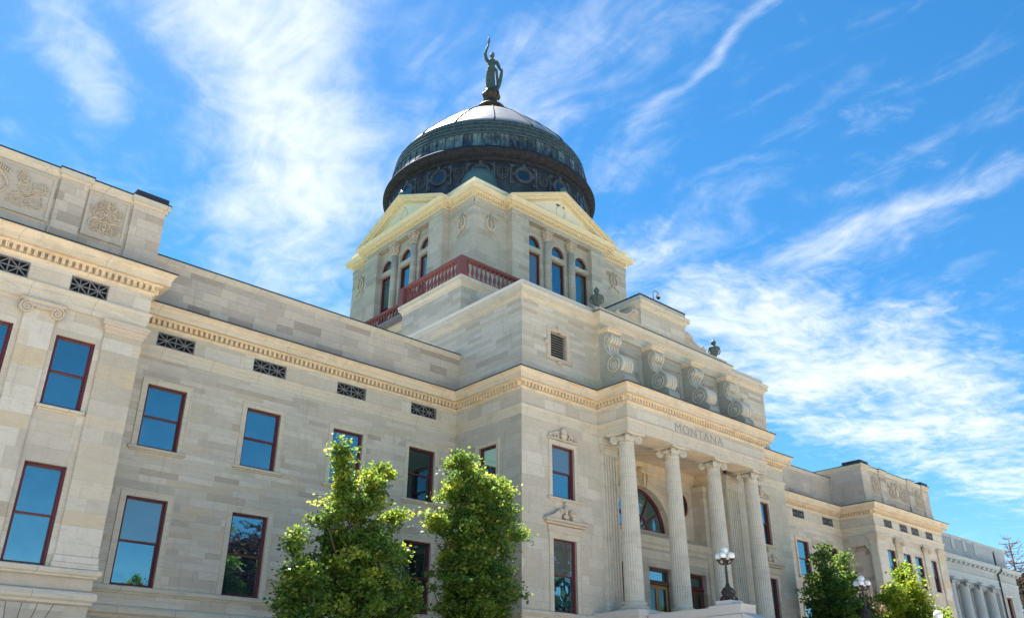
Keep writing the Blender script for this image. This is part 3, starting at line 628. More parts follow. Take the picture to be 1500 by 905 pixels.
# ---- pavilion pilasters
def pilaster(u0_, u1_, tf, d, ionic):
    a = MB(tf); a.bbox(u0_, u1_, -.02, d, 4.25, 11.60, .02)
    a.bbox(u0_-.06, u1_+.06, -.02, d+.05, 3.89, 4.05, .02); a.bbox(u0_-.03, u1_+.03, -.02, d+.03, 4.05, 4.25, .02)
    org = tf((u0_+u1_)/2, 0, 3.89); o = a.build('pilaster', 'pil', B, org); c = MB(tf)
    if ionic:
        c.bbox(u0_-.2, u1_+.2, -.02, d+.16, 11.50, 11.596, .02)
        for sg, u in ((-1, u0_), (1, u1_)):
            c.tube([(u+sg*(-.02)+(p[0]), d+.1, p[2]) for p in spiral(0, 11.30, .21, .04, 2., 1.57, -sg, 30)], .035, 6)
            for k in range(20):
                t0, t1 = 2*math.pi*k/20, 2*math.pi*(k+1)/20
            c.add([(u+.20*math.cos(2*math.pi*k/16), d+e, 11.30+.20*math.sin(2*math.pi*k/16)) for e in (0, .085) for k in range(16)],
                  [tuple(range(16, 32))]+[(k, (k+1) % 16, 16+(k+1) % 16, 16+k) for k in range(16)])
        um = (u0_+u1_)/2; hw = (u1_-u0_)/2
        c.prism([(um-hw, 11.51), (um+hw, 11.51), (um+hw*.8, 11.36), (um, 11.30), (um-hw*.8, 11.36)], .0, d+.13, 1)
        for k in range(7): c.ball((um+(k-3)*hw*.25, d+.13, 11.40), .045, .04, .06, 7, 5)
    else:
        sweepz = [(0, 11.18), (.02, 11.2), (.02, 11.27), (.06, 11.32), (.07, 11.40), (.12, 11.47), (.14, 11.50), (.14, 11.595)]
        for (p0, z0), (p1, z1) in zip(sweepz[:-1], sweepz[1:]):
            if z1 > z0: c.box(u0_-p1, u1_+p1, -.02, d+p1, z0, z1-.0005)
    c.build('capital', 'carve', o, org); return o
for (a0, a1, cx) in ((PL0, PL1, 3.17), (PR0, PR1, 63.37)):
    tf = tf_y(YP+.1)
    pilaster(a0+.02, a0+1.22, tf, .10, False); pilaster(a1-1.22, a1-.02, tf, .10, False)
    for s_ in (-1, 1): pilaster(cx+s_*2.13-.45, cx+s_*2.13+.45, tf, .10, True)
pilaster(YP+.02, YP+.55, tf_x(PR0), .05, False)
# ---- pavilion attics with carved panels
def attic_pav(a0, a1, cx):
    Y = YP+.35; z0, z1 = 13.75, 16.20
    b = MB(); pth = [(a0+.35-.3, 42), (a0+.05, Y+.06), (a1-.05, Y+.06), (a1-.05, 42)]
    sweep(b, pth, [(0, z0), (0, z1)])
    for pl0, pl1 in ((a0+.02, a0+1.12), (cx-2.62, cx-1.77), (cx+1.77, cx+2.62), (a1-1.12, a1-.02)):
        b.box(pl0, pl1, Y-.03, Y+.3, z0, z1+.02); b.box(pl0-.03, pl1+.03, Y-.06, Y-.028, z0, 14.35)
    b.box(a0+.05, a1-.05, Y+.03, Y+.2, z0, 14.34)
    for xx in (a0+.02, a1-.42):
        b.box(xx, xx+.4, Y+.302, Y+1.15, z0, z1+.02); b.box(xx, xx+.4, Y+2.2, Y+2.49, z0, z1)
    A = b.build('attic_wall', 'attic', B)
    c = MB()
    for (q0, q1, e) in ((a0, a1, .06), ): sweep(c, [(q0+.05, 42), (q0+.05, Y+.06), (q1-.05, Y+.06), (q1-.05, 42)], [(0, z1-.02), (.05, z1), (.06, z1+.1), (.13, z1+.16), (.15, z1+.26), (.12, z1+.27), (-.5, z1+.30)])
    for pl0, pl1 in ((a0+.02, a0+1.12), (cx-2.62, cx-1.77), (cx+1.77, cx+2.62), (a1-1.12, a1-.02)):
        c.box(pl0-.05, pl1+.05, Y-.08, Y+.3, z1+.0, z1+.1); c.box(pl0-.11, pl1+.11, Y-.16, Y+.3, z1+.1, z1+.29)
    c.build('attic_coping', 'band', A)
    g = MB(); sweep(g, [(a0+.05, 42), (a0+.05, Y+.06), (a1-.05, Y+.06), (a1-.05, 42)], [(.10, z1+.262), (.165, z1+.265), (.165, z1+.31), (-.4, z1+.34)])
    for pl0, pl1 in ((cx-2.62, cx-1.77), (cx+1.77, cx+2.62)): g.box(pl0-.125, pl1+.125, Y-.175, Y+.4, z1+.292, z1+.345)
    for pl0, pl1 in ((a0+.02, a0+1.12), (a1-1.12, a1-.02)): g.box(pl0-.02, pl1+.02, Y-.08, Y+1.3, z1+.292, z1+.56); g.box(pl0-.125, pl1+.125, Y-.175, Y+1.4, z1+.29, z1+.335)
    g.build('roof_edge', 'gutter', A)
    for (p0, p1, big) in ((a0+1.32, cx-2.80, False), (cx-1.58, cx+1.58, True), (cx+2.80, a1-1.32, False)):
        tf = tf_y(Y+.06); q = MB(tf); zz0, zz1 = 14.55, 16.02
        q.box(p0, p1, .0, .035, zz0, zz1)
        for (u, v_, s0, s1) in ((p0-.1, p0, zz0-.1, zz1+.1), (p1, p1+.1, zz0-.1, zz1+.1), (p0, p1, zz0-.1, zz0), (p0, p1, zz1, zz1+.1)): q.box(u, v_, 0, .07, s0, s1)
        o = q.build('carved_panel', 'panel', A, (p0, Y, zz0))
        r_ = MB(lambda u, d_, z, t=tf: t(u, d_*1.3+.035, z)); arabesque(r_, p0+.08, p1-.08, zz0+.06, zz1-.06, 3, big); r_.build('relief', 'carve', o, (p0, Y, zz0)) if False else None
        PAN.append((r_, A, (p0, Y, zz0)))
    return A
PAN = []
attic_pav(PL0, PL1, 3.17); attic_pav(PR0, PR1, 63.37)
for r_, A, og in PAN: r_.build('relief', 'carve', A, og)
# ---- parapets over the recessed wings
for a0, a1 in ((PL1-.2, XC0+.4), (XC1-.4, PR0+.1)): b = MB(tf_y(YR+.35)); wallh(b, a0, a1, 13.7, 15.70); b.build('parapet', 'attic', B)
for a0, a1 in ((PL1-.2, XC0+.36), (XC1-.4, PR0+.08)):
    b = MB(); sweep(b, [(a0, YR+.35), (a1, YR+.35)], [(0, 15.62), (.03, 15.64), (.04, 15.72), (.08, 15.78), (.09, 15.86), (-.5, 15.87)]); b.build('parapet_coping', 'band', B)
for a0, a1 in ((PL1-.2, XC0+.36), (XC1-.4, PR0+.08)):
    b = MB(); sweep(b, [(a0, YR+.35), (a1, YR+.35)], [(.07, 15.855), (.105, 15.86), (.105, 15.91), (-.5, 15.92)]); b.build('parapet_flashing', 'gutter', B)

# ---- attic of the central block with the scroll bay
XA0, XA1, YA = 23.93, 43.35, 25.905
BX0, BX1, YB = 28.7, 39.15, 25.5
APATH = [(XA0, 52), (XA0, YA), (BX0, YA), (BX0, YB), (BX1, YB), (BX1, YA), (XA1, YA), (XA1, 52)]
b = MB(tf_y(YA)); LV = (25.66, 26.72, 15.05, 16.25)
wallh(b, XA0, BX0, 13.7, 17.6, [LV], .2); LV2 = (67.2-26.72, 67.2-25.66, 15.05, 16.25); wallh(b, BX1, XA1, 13.7, 17.6, [LV2], .2)
bw_ = MB(tf_y(YB+.12)); wallh(bw_, BX0, BX1, 13.7, 17.05); bw_.build('bay_wall', 'stained', B)
b.tf = tf_x(XA0); wallh(b, YA, 52, 13.7, 17.6); b.tf = tf_x(XA1); wallh(b, YA, 52, 13.7, 17.6); b.tf = tf_x(BX0); wallh(b, YB, YA, 13.7, 17.6); b.tf = tf_x(BX1); wallh(b, YB, YA, 13.7, 17.6)
b.tf = IDT; b.box(BX0+.004, BX1-.004, YB, YB+.12, 17.055, 17.6)
sweep(b, APATH[:4], [(0.02, 13.7), (0.02, 14.32), (.0, 14.34)]); sweep(b, APATH[4:], [(0.02, 13.7), (0.02, 14.32), (.0, 14.34)])
CA_ = b.build('central_attic', 'wall', B)
b = MB(); sweep(b, APATH, [(0, 17.42), (.04, 17.44), (.05, 17.52), (.10, 17.60), (.20, 17.66), (.22, 17.67), (.22, 17.82), (.27, 17.92), (.29, 17.93), (.29, 17.98), (.25, 18.0), (0, 18.02)])
b.build('attic_cornice', 'band', CA_)
b = MB(); sweep(b, APATH[:3]+[(BX0+.3, YA)], [(.05, 18.02), (.05, 18.33), (-.35, 18.335), (-.35, 17.6)]); sweep(b, [(BX1-.3, YA)]+APATH[5:], [(.05, 18.02), (.05, 18.33), (-.35, 18.335), (-.35, 17.6)])
b.build('attic_parapet', M['roofm'] if False else 'granite', CA_)
b = MB(); sweep(b, APATH[2:6], [(.27, 17.982), (.305, 17.985), (.305, 18.02), (0, 18.05), (-.9, 18.1)]); b.build('roof_edge', 'gutter', CA_)
b = MB(); b.box(BX0-.05, BX1+.05, YB-.08, YB+1.6, 18.02, 18.30); b.build('blocking_course', 'band', CA_)
for lv, tf in ((LV, tf_y(YA)), (LV2, tf_y(YA))):
    a = MB(tf); u0_, u1_, z0, z1 = lv
    n_s = 10
    for k in range(n_s):
        z = z0+.05+(z1-z0-.1)*k/(n_s-1)
        a.add([(u0_, -.12, z), (u1_, -.12, z), (u1_, -.02, z-.05), (u0_, -.02, z-.05), (u0_, -.12, z+.02), (u1_, -.12, z+.02), (u1_, -.02, z-.03), (u0_, -.02, z-.03)], [(0, 1, 2, 3), (4, 5, 6, 7), (2, 3, 7, 6)])
    o = a.build('louvre', 'louv', CA_, (u0_, YA, z0))
    MB(tf).quad((u0_, -.2, z0), (u1_, -.2, z0), (u1_, -.2, z1), (u0_, -.2, z1)).build('louvre_shaft', 'black', CA_, (u0_, YA, z0))
    a = MB(tf); k = .20
    for (p, q, e, g_) in ((u0_-k, u0_, z0-.05, z1+k), (u1_, u1_+k, z0-.05, z1+k), (u0_, u1_, z1, z1+k), (u0_-k-.05, u1_+k+.05, z0-.2, z0-.05)): a.bbox(p, q, 0, .09, e, g_, .02)
    a.bbox((u0_+u1_)/2-.1, (u0_+u1_)/2+.1, 0, .17, z1, z1+.36, .03); a.ball(((u0_+u1_)/2, .08, z0-.26), .15, .1, .1)
    for sg, u in ((-1, u0_-k), (1, u1_+k)): a.ball((u+sg*.06, .06, z0+.62), .10, .08, .12); a.bbox(u-.05, u+.05+sg*.06, 0, .07, z0-.05, z0+.5, .02)
    a.build('louvre_surround', 'carve', CA_, (u0_, YA, z0))
# sunk panels between the brackets, with a bead frame
BRX = [28.692, 31.95, 35.2, 38.3]; BW = .85
for i in range(3):
    a = MB(tf_y(YB+.12)); u0_, u1_ = BRX[i]+BW+.25, BRX[i+1]-.25
    for (p, q, e, g_) in ((u0_, u0_+.1, 14.5, 16.55), (u1_-.1, u1_, 14.5, 16.55), (u0_, u1_, 16.45, 16.55)): a.bbox(p, q, 0, .06, e, g_, .02)
    for k in range(12): a.ball((u0_+.18+(u1_-u0_-.36)*k/11, .02, 16.36), .05, .04, .035, 6, 4)
    for k in range(5):
        a.tube([(p[0], .04, p[2]) for p in spiral((u0_+u1_)/2+(k-2)*.32, 15.6+.2*math.cos(k*2.1), .17, .04, 1.3, k, 1, 14)], .03, 5)
    a.build('panel_frame', 'stained', CA_)
# scroll brackets
def bracket(x):
    a = MB()
    def arc(cy, cz, r, t0, t1, n=12): return [(cy+r*math.cos(t0+(t1-t0)*i/n), cz+r*math.sin(t0+(t1-t0)*i/n)) for i in range(n+1)]
    yb = YB+.10
    big = arc(24.70, 15.06, .46, math.pi*.62, -math.pi*.5, 16)          # seen in y,z : front is -y
    P_ = [(yb, 16.85), (25.02, 16.85), (24.98, 16.70)]
    P_ += [(25.06-.20*math.sin(t), 16.52+.20*math.cos(t)) for t in np.linspace(.6, 2.9, 8)]
    P_ += [(25.10, 16.1), (25.02, 15.78), (24.90, 15.60)]
    P_ += [(24.70+.47*math.cos(t), 15.06+.47*math.sin(t)) for t in np.linspace(math.pi*.42, math.pi*1.5, 16)]
    P_ += [(24.95, 14.60), (24.95, 14.55), (yb, 14.55)]
    a.prism(P_, x, x+BW, 0)
    o = a.build('scroll_bracket', 'stained', CA_, (x, YB, 14))
    c = MB(); c.box(x-.06, x+BW+.06, YB-.55, yb, 16.85, 16.95); c.box(x-.10, x+BW+.10, YB-.62, yb, 16.95, 17.06)
    c.build('bracket_cap', 'corn', o, (x, YB, 14))
    c = MB(); c.box(x+.02, x+BW-.02, 24.13, YB+.11, 13.75, 14.42); c.box(x+.01, x+BW-.01, 24.96, YB+.11, 14.42, 14.56); c.prism([(24.95, 14.42), (24.13, 14.42), (24.30, 14.66), (24.5, 14.75), (24.95, 14.75)], x+.02, x+BW-.02, 0)
    c.build('bracket_plinth', 'stained', o, (x, YB, 14))
    c = MB()
    for xs in (x-.008, x+BW+.008):
        c.tube([(xs, 24.70-p[0], 15.06+p[2]) for p in spiral(0, 0, .44, .08, 2.2, math.pi*.5, 1, 44, 0)], .035, 5)
        c.ball((xs, 24.70, 15.06), .05, .10, .10); 
        for k in range(6): c.ball((xs, 24.70+.12*math.cos(k*1.05), 15.06+.12*math.sin(k*1.05)), .04, .05, .05, 6, 4)
        c.tube([(xs, 25.06-p[0], 16.48+p[2]) for p in spiral(0, 0, .20, .04, 1.6, math.pi*.5, 1, 26, 0)], .03, 5)
        c.tube([(xs, y, z) for y, z in ((25.24, 16.35), (25.2, 16.1), (25.1, 15.85), (24.95, 15.66), (24.75, 15.53))], .03, 5)
    for k in range(4):       # reeds wrapping the front of the volutes
        xx = x+BW*(.17+.22*k)
        c.tube([(xx, 24.70+.475*math.cos(t), 15.06+.475*math.sin(t)) for t in np.linspace(math.pi*.45, math.pi*1.42, 14)], .085, 6, 1.)
        c.tube([(xx, 25.06-.20*math.sin(t), 16.50+.20*math.cos(t)) for t in np.linspace(.3, 3.0, 9)], .07, 6)
        c.tube([(xx, 25.09, 16.25), (xx, 25.09, 16.05), (xx, 25.0, 15.75), (xx, 24.85, 15.58)], .06, 6)
    c.build('volute_carving', 'pale', o, (x, YB, 14))
for x in BRX: bracket(x)
# raised block over the bay and its flanking scrolls
b = MB(); TX0, TX1, TY = 31.85, 35.55, YB-.05
b.box(TX0, TX1, TY, TY+2.6, 18.2, 19.35); T_ = b.build('raised_block', 'front', CA_)
b = MB(); pth = [(TX0, TY+2.6), (TX0, TY), (TX1, TY), (TX1, TY+2.6)]
sweep(b, pth, [(0, 19.3), (.05, 19.33), (.07, 19.42), (.14, 19.47), (.20, 19.48), (.20, 19.60), (.24, 19.66), (.24, 19.70), (.1, 19.74), (.04, 19.76), (.04, 20.02), (-.1, 20.03)])
b.build('block_cornice', 'band', T_)
b = MB(); sweep(b, pth, [(.03, 20.02), (.07, 20.03), (.07, 20.08)]); b.box(TX0-.07, TX1+.07, TY-.07, TY+2.6, 20.08, 20.10); b.build('block_roof_edge', 'gutter', T_)
for sg, x in ((-1, TX0), (1, TX1)):
    a = MB(); prof = [(0, 0), (0, 1.0), (.15, 1.1), (.40, 1.05), (.62, .85), (.8, .55), (1.1, .36), (1.5, .25), (1.9, .24), (2.0, .12), (2.0, 0)]
    a.prism([(x+sg*p, 18.3+q*.8) for p, q in prof], TY+.12, TY+.5, 1)
    for yy in (TY+.10,):
        a.tube([(x+sg*p[0], yy, 18.3+p[2]) for p in spiral(.34, .46, .34, .05, 1.9, 1.6, -1, 36)], .045, 6)
        a.tube([(x+sg*p, yy, 18.3+q*.8) for p, q in prof[4:9]], .045, 6)
        a.tube([(x+sg*p[0], yy, 18.3+p[2]) for p in spiral(1.75, .2, .17, .04, 1.5, 1.6, 1, 20)], .035, 6)
        for k in range(6): a.ball((x+sg*(.8+k*.17), yy, 18.3+.30-.02*k), .06, .05, .08, 7, 4)
    a.build('flanking_scroll', 'carve', CA_, (x, TY, 18.3))

# ---- columns
def flute_col(parent, cx, cy, z0, z1, rb, rt, n=24, name='column', m='pale', rot=0.):
    a = MB(); rings = []; H = z1-z0; K = n*6
    lv = [0, .02, .035]+[.035+.93*i/10 for i in range(1, 11)]+[.975, .985, 1.]
    vs = []; fs = []
    for t in lv:
        r = rb+(rt-rb)*(t*.5+t*t*.5); fl = 0 if t < .03 or t > .97 else 1
        for k in range(K):
            ph = (k % 6)/6; dd = (.0, .55, .9, 1., .9, .55)[k % 6]
            rr = r*(1-.062*dd*fl); an = rot+2*math.pi*k/K; vs.append((cx+rr*math.cos(an), cy+rr*math.sin(an), z0+H*t))
    for j in range(len(lv)-1):
        for k in range(K): fs.append((j*K+k, j*K+(k+1) % K, (j+1)*K+(k+1) % K, (j+1)*K+k))
    a.add(vs, fs, False); return a.build(name, m, parent, (cx, cy, z0))
def column(parent, cx, cy, z0, z1, rb, rt, m='pale', n=24, plinth=True):
    """z0 floor, z1 underside of the beam"""
    hb, hc = .47, .46
    sh = flute_col(parent, cx, cy, z0+hb, z1-hc+.06, rb, rt, n, 'column', m)
    b = MB(); k = .85
    b.lathe([(rb*1.38, .18*k), (rb*1.44, .22*k), (rb*1.44, .28*k), (rb*1.38, .32*k), (rb*1.22, .33*k), (rb*1.14, .38*k), (rb*1.16, .42*k), (rb*1.26, .43*k), (rb*1.28, .47*k), (rb*1.24, .51*k), (rb*1.06, .53*k), (rb*1.02, hb+.005)], (cx, cy, z0), 36)
    b.box(cx-rb*1.46, cx+rb*1.46, cy-rb*1.46, cy+rb*1.46, z0, z0+.18*k); b.build('column_base', m, sh, (cx, cy, z0))
    c = MB(); q = .88; zt = z1
    c.lathe([(rt*1.0, -.50*q), (rt*1.09, -.47*q), (rt*1.09, -.43*q), (rt*1.02, -.41*q), (rt*1.02, -.34*q), (rt*1.25, -.26*q), (rt*1.3, -.18*q), (rt*1.1, -.14*q)], (cx, cy, zt), 28)
    # abacus with curved sides
    pts = []; A_ = rt*1.82
    for s_ in range(4):
        for t in (-1, -.5, 0, .5):
            e = A_*(1-.16*(1-t*t)); u, v_ = t*A_, -e
            an = s_*math.pi/2; pts.append((cx+u*math.cos(an)-v_*math.sin(an), cy+u*math.sin(an)+v_*math.cos(an)))
    c.prism(pts, zt-.10*q, zt-.001, 2)
    for s_ in range(4):      # diagonal volutes
        an = math.pi/4+s_*math.pi/2; ca, sa = math.cos(an), math.sin(an)
        rr0 = rt*1.62
        def vt(u, d_, z, ca=ca, sa=sa): return (cx+ca*u-sa*d_, cy+sa*u+ca*d_, z)
        save = c.tf; c.tf = vt; zc = zt-.30*q; r_ = .20*q
        c.add([(rr0+r_*math.cos(2*math.pi*k_/16), e, zc+r_*math.sin(2*math.pi*k_/16)) for e in (-.085*q, .085*q) for k_ in range(16)],
              [tuple(range(16))[::-1], tuple(range(16, 32))]+[(k_, (k_+1) % 16, 16+(k_+1) % 16, 16+k_) for k_ in range(16)])
        c.prism([(rt*.6, zt-.11*q), (rr0, zt-.11*q), (rr0+r_*.5, zt-.16*q), (rr0, zc), (rt*.9, zt-.28*q)], -.08*q, .08*q, 1)
        for e in (-.09*q, .09*q): c.tube([(p[0], e, p[2]) for p in spiral(rr0, zc, r_*.95, .03, 1.9, 1.57, -1, 26)], .028*q, 5); c.ball((rr0, e, zc), .045*q, .04*q, .045*q, 7, 5)
        c.tf = save
    for s_ in range(4):
        an = s_*math.pi/2
        for k_ in range(-2, 3): b2 = an+k_*.24; c.ball((cx+rt*1.26*math.cos(b2), cy+rt*1.26*math.sin(b2), zt-.21*q), .06*q, .06*q, .085*q, 6, 4)
        c.ball((cx+rt*1.30*math.cos(an), cy+rt*1.30*math.sin(an), zt-.07*q), .09*q, .09*q, .06*q, 7, 5)
    c.build('capital', m, sh, (cx, cy, zt)); return sh
CX = [28.87, 32.09, 35.31, 38.53]
for x in CX: column(B, x, 24.38, 3.98, 11.60, .42, .335)
# fluted wall piers behind the outer columns
for x0 in (28.38, 37.95):
    a = MB(tf_y(YC)); x1 = x0+1.07
    a.box(x0, x1, -.0, .06, 4.45, 11.05)
    nfl = 6; st = (x1-x0)/nfl
    for k in range(nfl): a.box(x0+st*k+.02, x0+st*(k+1)-.07, .06, .12, 4.6, 10.9)
    for k in range(7):
        pass
    a.box(x0, x1, .06, .12, 10.9, 11.05); a.box(x0, x1, .06, .12, 4.45, 4.6)
    o = a.build('fluted_pier', 'pale', B, (x0, YC, 3.98)); c = MB(tf_y(YC))
    c.bbox(x0-.1, x1+.1, 0, .25, 3.98, 4.16); c.bbox(x0-.07, x1+.07, 0, .22, 4.16, 4.3, .05); c.bbox(x0-.03, x1+.03, 0, .16, 4.3, 4.45, .03)
    for i, (e, z0, z1) in enumerate(((.12, 11.05, 11.2), (.15, 11.2, 11.32), (.2, 11.32, 11.45), (.25, 11.45, 11.592))): c.bbox(x0-.02-i*.03, x1+.02+i*.03, 0, e, z0, z1, .02)
    c.build('pier_mouldings', 'pale', o, (x0, YC, 3.98))
# ---- porch
b = MB()
b.box(29.45, 37.95, YC-.01, 28.1, 3.55, 3.78)                      # floor
cl_ = MB(); cl_.box(29.45, 37.95, YC-.7, 28.1, 11.85, 12.0); cl_.build('porch_ceiling', 'corn', B)  # ceiling in the warm cornice stone, bounce light put into the colour
sl_ = MB()
for X, s_ in ((29.45, -1), (37.95, 1)):
    sl_.tf = tf_x(X, s_); sl_.quad((YC, 0, 3.6), (28.0, 0, 3.6), (28.0, 0, 11.9), (YC, 0, 11.9))
sl_.tf = IDT; sl_.v += b.v; o_ = len(sl_.v)-len(b.v); sl_.f += [tuple(i+o_ for i in f) for f in b.f]; sl_.sm += b.sm
# inner piers in the porch corners
sl_.box(29.46, 29.75, 26.9, 27.5, 3.8, 11.2); sl_.box(37.62, 37.94, 26.75, 27.5, 3.8, 11.2)
sl_.build('porch', 'front', B)
b = MB()
for X0, X1 in ((29.46, 37.94),):
    sweep(b, [(X0+.001, 27.5), (X1, 27.5)], [(0, 11.2), (.03, 11.22), (.03, 11.36), (.06, 11.4), (.06, 11.52), (.12, 11.6), (.16, 11.7), (.16, 11.85)])
    sweep(b, [(X1, 27.5), (X1, YC)], [(0, 11.2), (.03, 11.22), (.03, 11.36), (.06, 11.4), (.06, 11.52), (.12, 11.6), (.16, 11.7), (.16, 11.85)])
b.build('porch_moulding', 'corn', B)
YU, YL = 27.5, 26.85; AC, AR, AZ = 33.45, 2.05, 8.55
b = MB(tf_y(YU)); archcell(b, 29.4, 38, 7.9, 11.9, AC, AR, AZ, .45, 32); b.quad((AC-AR, 0, 7.9), (AC+AR, 0, 7.9), (AC+AR, 0, 8.48), (AC-AR, 0, 8.48)); b.build('porch_wall', 'front', B)
b = MB(tf_y(YU)); arcband(b, AC, AZ, AR, AR+.42, 0, .07, 32); arcband(b, AC, AZ, AR+.36, AR+.44, .07, .11, 32); arcband(b, AC, AZ, AR, AR+.07, .07, .10, 32)
b.build('arch_moulding', 'band', B)
b = MB(tf_y(YU)); b.prism([(AC-.17, AZ+AR-.05), (AC+.17, AZ+AR-.05), (AC+.26, AZ+AR+.72), (AC-.26, AZ+AR+.72)], .0, .34, 1); b.bbox(AC-.34, AC+.34, 0, .44, AZ+AR+.72, AZ+AR+.80); b.tube([(AC-.15, .36, AZ+AR+.58), (AC-.15, .42, AZ+AR+.3), (AC-.1, .36, AZ+AR)], .06, 6); b.tube([(AC+.15, .36, AZ+AR+.58), (AC+.15, .42, AZ+AR+.3), (AC+.1, .36, AZ+AR)], .06, 6)
b.build('keystone', 'corn', B)
# fanlight
tfA = tf_y(YU+.33); a = MB(tfA); arcband(a, AC, AZ, AR-.13, AR+.02, -.05, .06, 32); a.box(AC-AR, AC+AR, -.05, .06, AZ-.08, AZ+.07); arcband(a, AC, AZ, .72, .80, -.03, .03, 24)
for k in range(1, 6):
    t = math.pi*k/6; ca, sa = math.cos(t), math.sin(t); w_ = .035
    a.add([(AC+ca*r+sg*sa*w_, e, AZ+sa*r-sg*ca*w_) for e in (-.03, .04) for r, sg in ((.05, 1), (AR-.1, 1), (AR-.1, -1), (.05, -1))], [(4, 5, 6, 7), (0, 1, 5, 4), (2, 3, 7, 6)])
FL = a.build('fanlight', 'red', B, (AC, YU, AZ))
MB(tfA).add([(AC, -.02, AZ)]+[(AC+(AR-.02)*math.cos(math.pi*i/32), -.02, AZ+(AR-.02)*math.sin(math.pi*i/32)) for i in range(33)], [(0, i, i+1) for i in range(1, 33)]).build('pane', 'glass', FL, (AC, YU, AZ))
# small oval window to the right of the arch
a = MB(tf_y(YU)); 
def oval(mb, cx, cz, rx, rz, w_, d0, d1, n=24):
    for i in range(n):
        t0, t1 = 2*math.pi*i/n, 2*math.pi*(i+1)/n
        P_ = [(cx+(rx+o_)*math.cos(t), cz+(rz+o_)*math.sin(t)) for t, o_ in ((t0, 0), (t1, 0), (t1, w_), (t0, w_))]
        mb.add([(x, d0, z) for x, z in P_]+[(x, d1, z) for x, z in P_], [(4, 5, 6, 7), (0, 1, 5, 4), (2, 3, 7, 6)])
OVX = 36.72
oval(a, OVX, 10.15, .34, .52, .09, 0, .05); OV = a.build('oval_window', 'red', B, (OVX, YU, 10)); a = MB(tf_y(YU)); oval(a, OVX, 10.15, .43, .61, .16, 0, .09)
for k in range(4): t = k*math.pi/2; a.ball((OVX+.6*math.cos(t), .08, 10.15+.78*math.sin(t)), .10, .08, .12)
a.build('casing', 'carve', OV, (OVX, YU, 10)); MB(tf_y(YU)).add([(OVX+.36*math.cos(2*math.pi*i/20), .02, 10.15+.54*math.sin(2*math.pi*i/20)) for i in range(20)], [tuple(range(20))]).build('pane', 'glassd', OV, (OVX, YU, 10))
# lower porch wall with the three doorways
DH = [(29.95, 31.35), (32.95, 34.65), (36.0, 37.4)]
b = MB(tf_y(YL)); wallh(b, 29.4, 38, 3.6, 8.0, [(a0, a1, 3.78, 6.62) for a0, a1 in DH], .32); b.build('porch_wall', 'tower', B)
b = MB(); sweep(b, [(29.46, YL), (37.94, YL)], [(0, 7.45), (.04, 7.47), (.06, 7.6), (.12, 7.68), (.16, 7.72), (.16, 7.84), (.2, 7.9), (.2, 8.0), (-.7, 8.48)])
for a0, a1 in ((29.5, 32.2), (32.35, 35.05), (35.2, 37.9)): b.box(a0, a1, YL-.04, YL, 6.98, 7.36)
b.build('porch_band', 'band', B)
def doors(a0, a1, wood, hw):
    tf = tf_y(YL+.30); org = (a0, YL, 3.78); a = MB(tf)
    for (p, q, e, g_) in ((a0, a0+.1, 3.78, 6.62), (a1-.1, a1, 3.78, 6.62), (a0+.1, a1-.1, 6.48, 6.62)): a.bbox(p, q, -.05, .08, e, g_, .02)
    a.bbox(a0+.02, a1+-.02, -.05, .16, 5.86, 5.98, .03); a.bbox(a0+.1, a1-.1, -.05, .1, 5.98, 6.06, .02)
    D_ = a.build('doorway', hw, B, org)
    MB(tf).quad((a0+.1, -.01, 6.06), (a1-.1, -.01, 6.06), (a1-.1, -.01, 6.48), (a0+.1, -.01, 6.48)).build('transom_pane', 'glass', D_, org)
    mid = (a0+a1)/2
    for (p, q) in ((a0+.1, mid-.01), (mid+.01, a1-.1)):
        c = MB(tf)
        for (u, v_, e, g_) in ((p, p+.13, 3.8, 5.86), (q-.13, q, 3.8, 5.86), (p+.13, q-.13, 5.70, 5.86), (p+.13, q-.13, 3.8, 4.15)): c.bbox(u, v_, -.03, .05, e, g_, .015)
        l_ = c.build('door_leaf', wood, D_, org)
        MB(tf).quad((p+.13, 0, 4.15), (q-.13, 0, 4.15), (q-.13, 0, 5.7), (p+.13, 0, 5.7)).build('door_glass', 'glassd', D_, org)
doors(*DH[1], 'oak', 'mahog'); doors(*DH[0], 'mahog', 'red'); doors(*DH[2], 'mahog', 'red')
# the carved word on the frieze
cu_ = bpy.data.curves.new('inscription', 'FONT'); cu_.body = 'MONTANA'; cu_.size = .60; cu_.extrude = .012; cu_.align_x = 'CENTER'; cu_.space_character = 1.12; cu_.offset = -.008
to = bpy.data.objects.new('tmp', cu_); COL.objects.link(to); bpy.context.view_layer.update()
me = bpy.data.meshes.new_from_object(to.evaluated_get(bpy.context.evaluated_depsgraph_get())); bpy.data.objects.remove(to)
xs = [v.co.x for v in me.vertices]; w_ = max(xs)-min(xs); sx = 3.75/w_
for v in me.vertices: v.co = Vector((v.co.x*sx, 0-v.co.z, v.co.y))
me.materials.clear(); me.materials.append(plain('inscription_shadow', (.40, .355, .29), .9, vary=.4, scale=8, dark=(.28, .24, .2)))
to = bpy.data.objects.new('inscription', me); COL.objects.link(to); to.parent = B; to.location = (33.55-33.7, YF-.006-25.5, 12.26+1.7)

# ---- tower base blocks and balustrade
TX, TXR, TYF, TYB = 27.03, 40.37, 33.37, 46.3
QX, QY, ZL, ZT = 24.63, 31.30, 20.85, 22.02
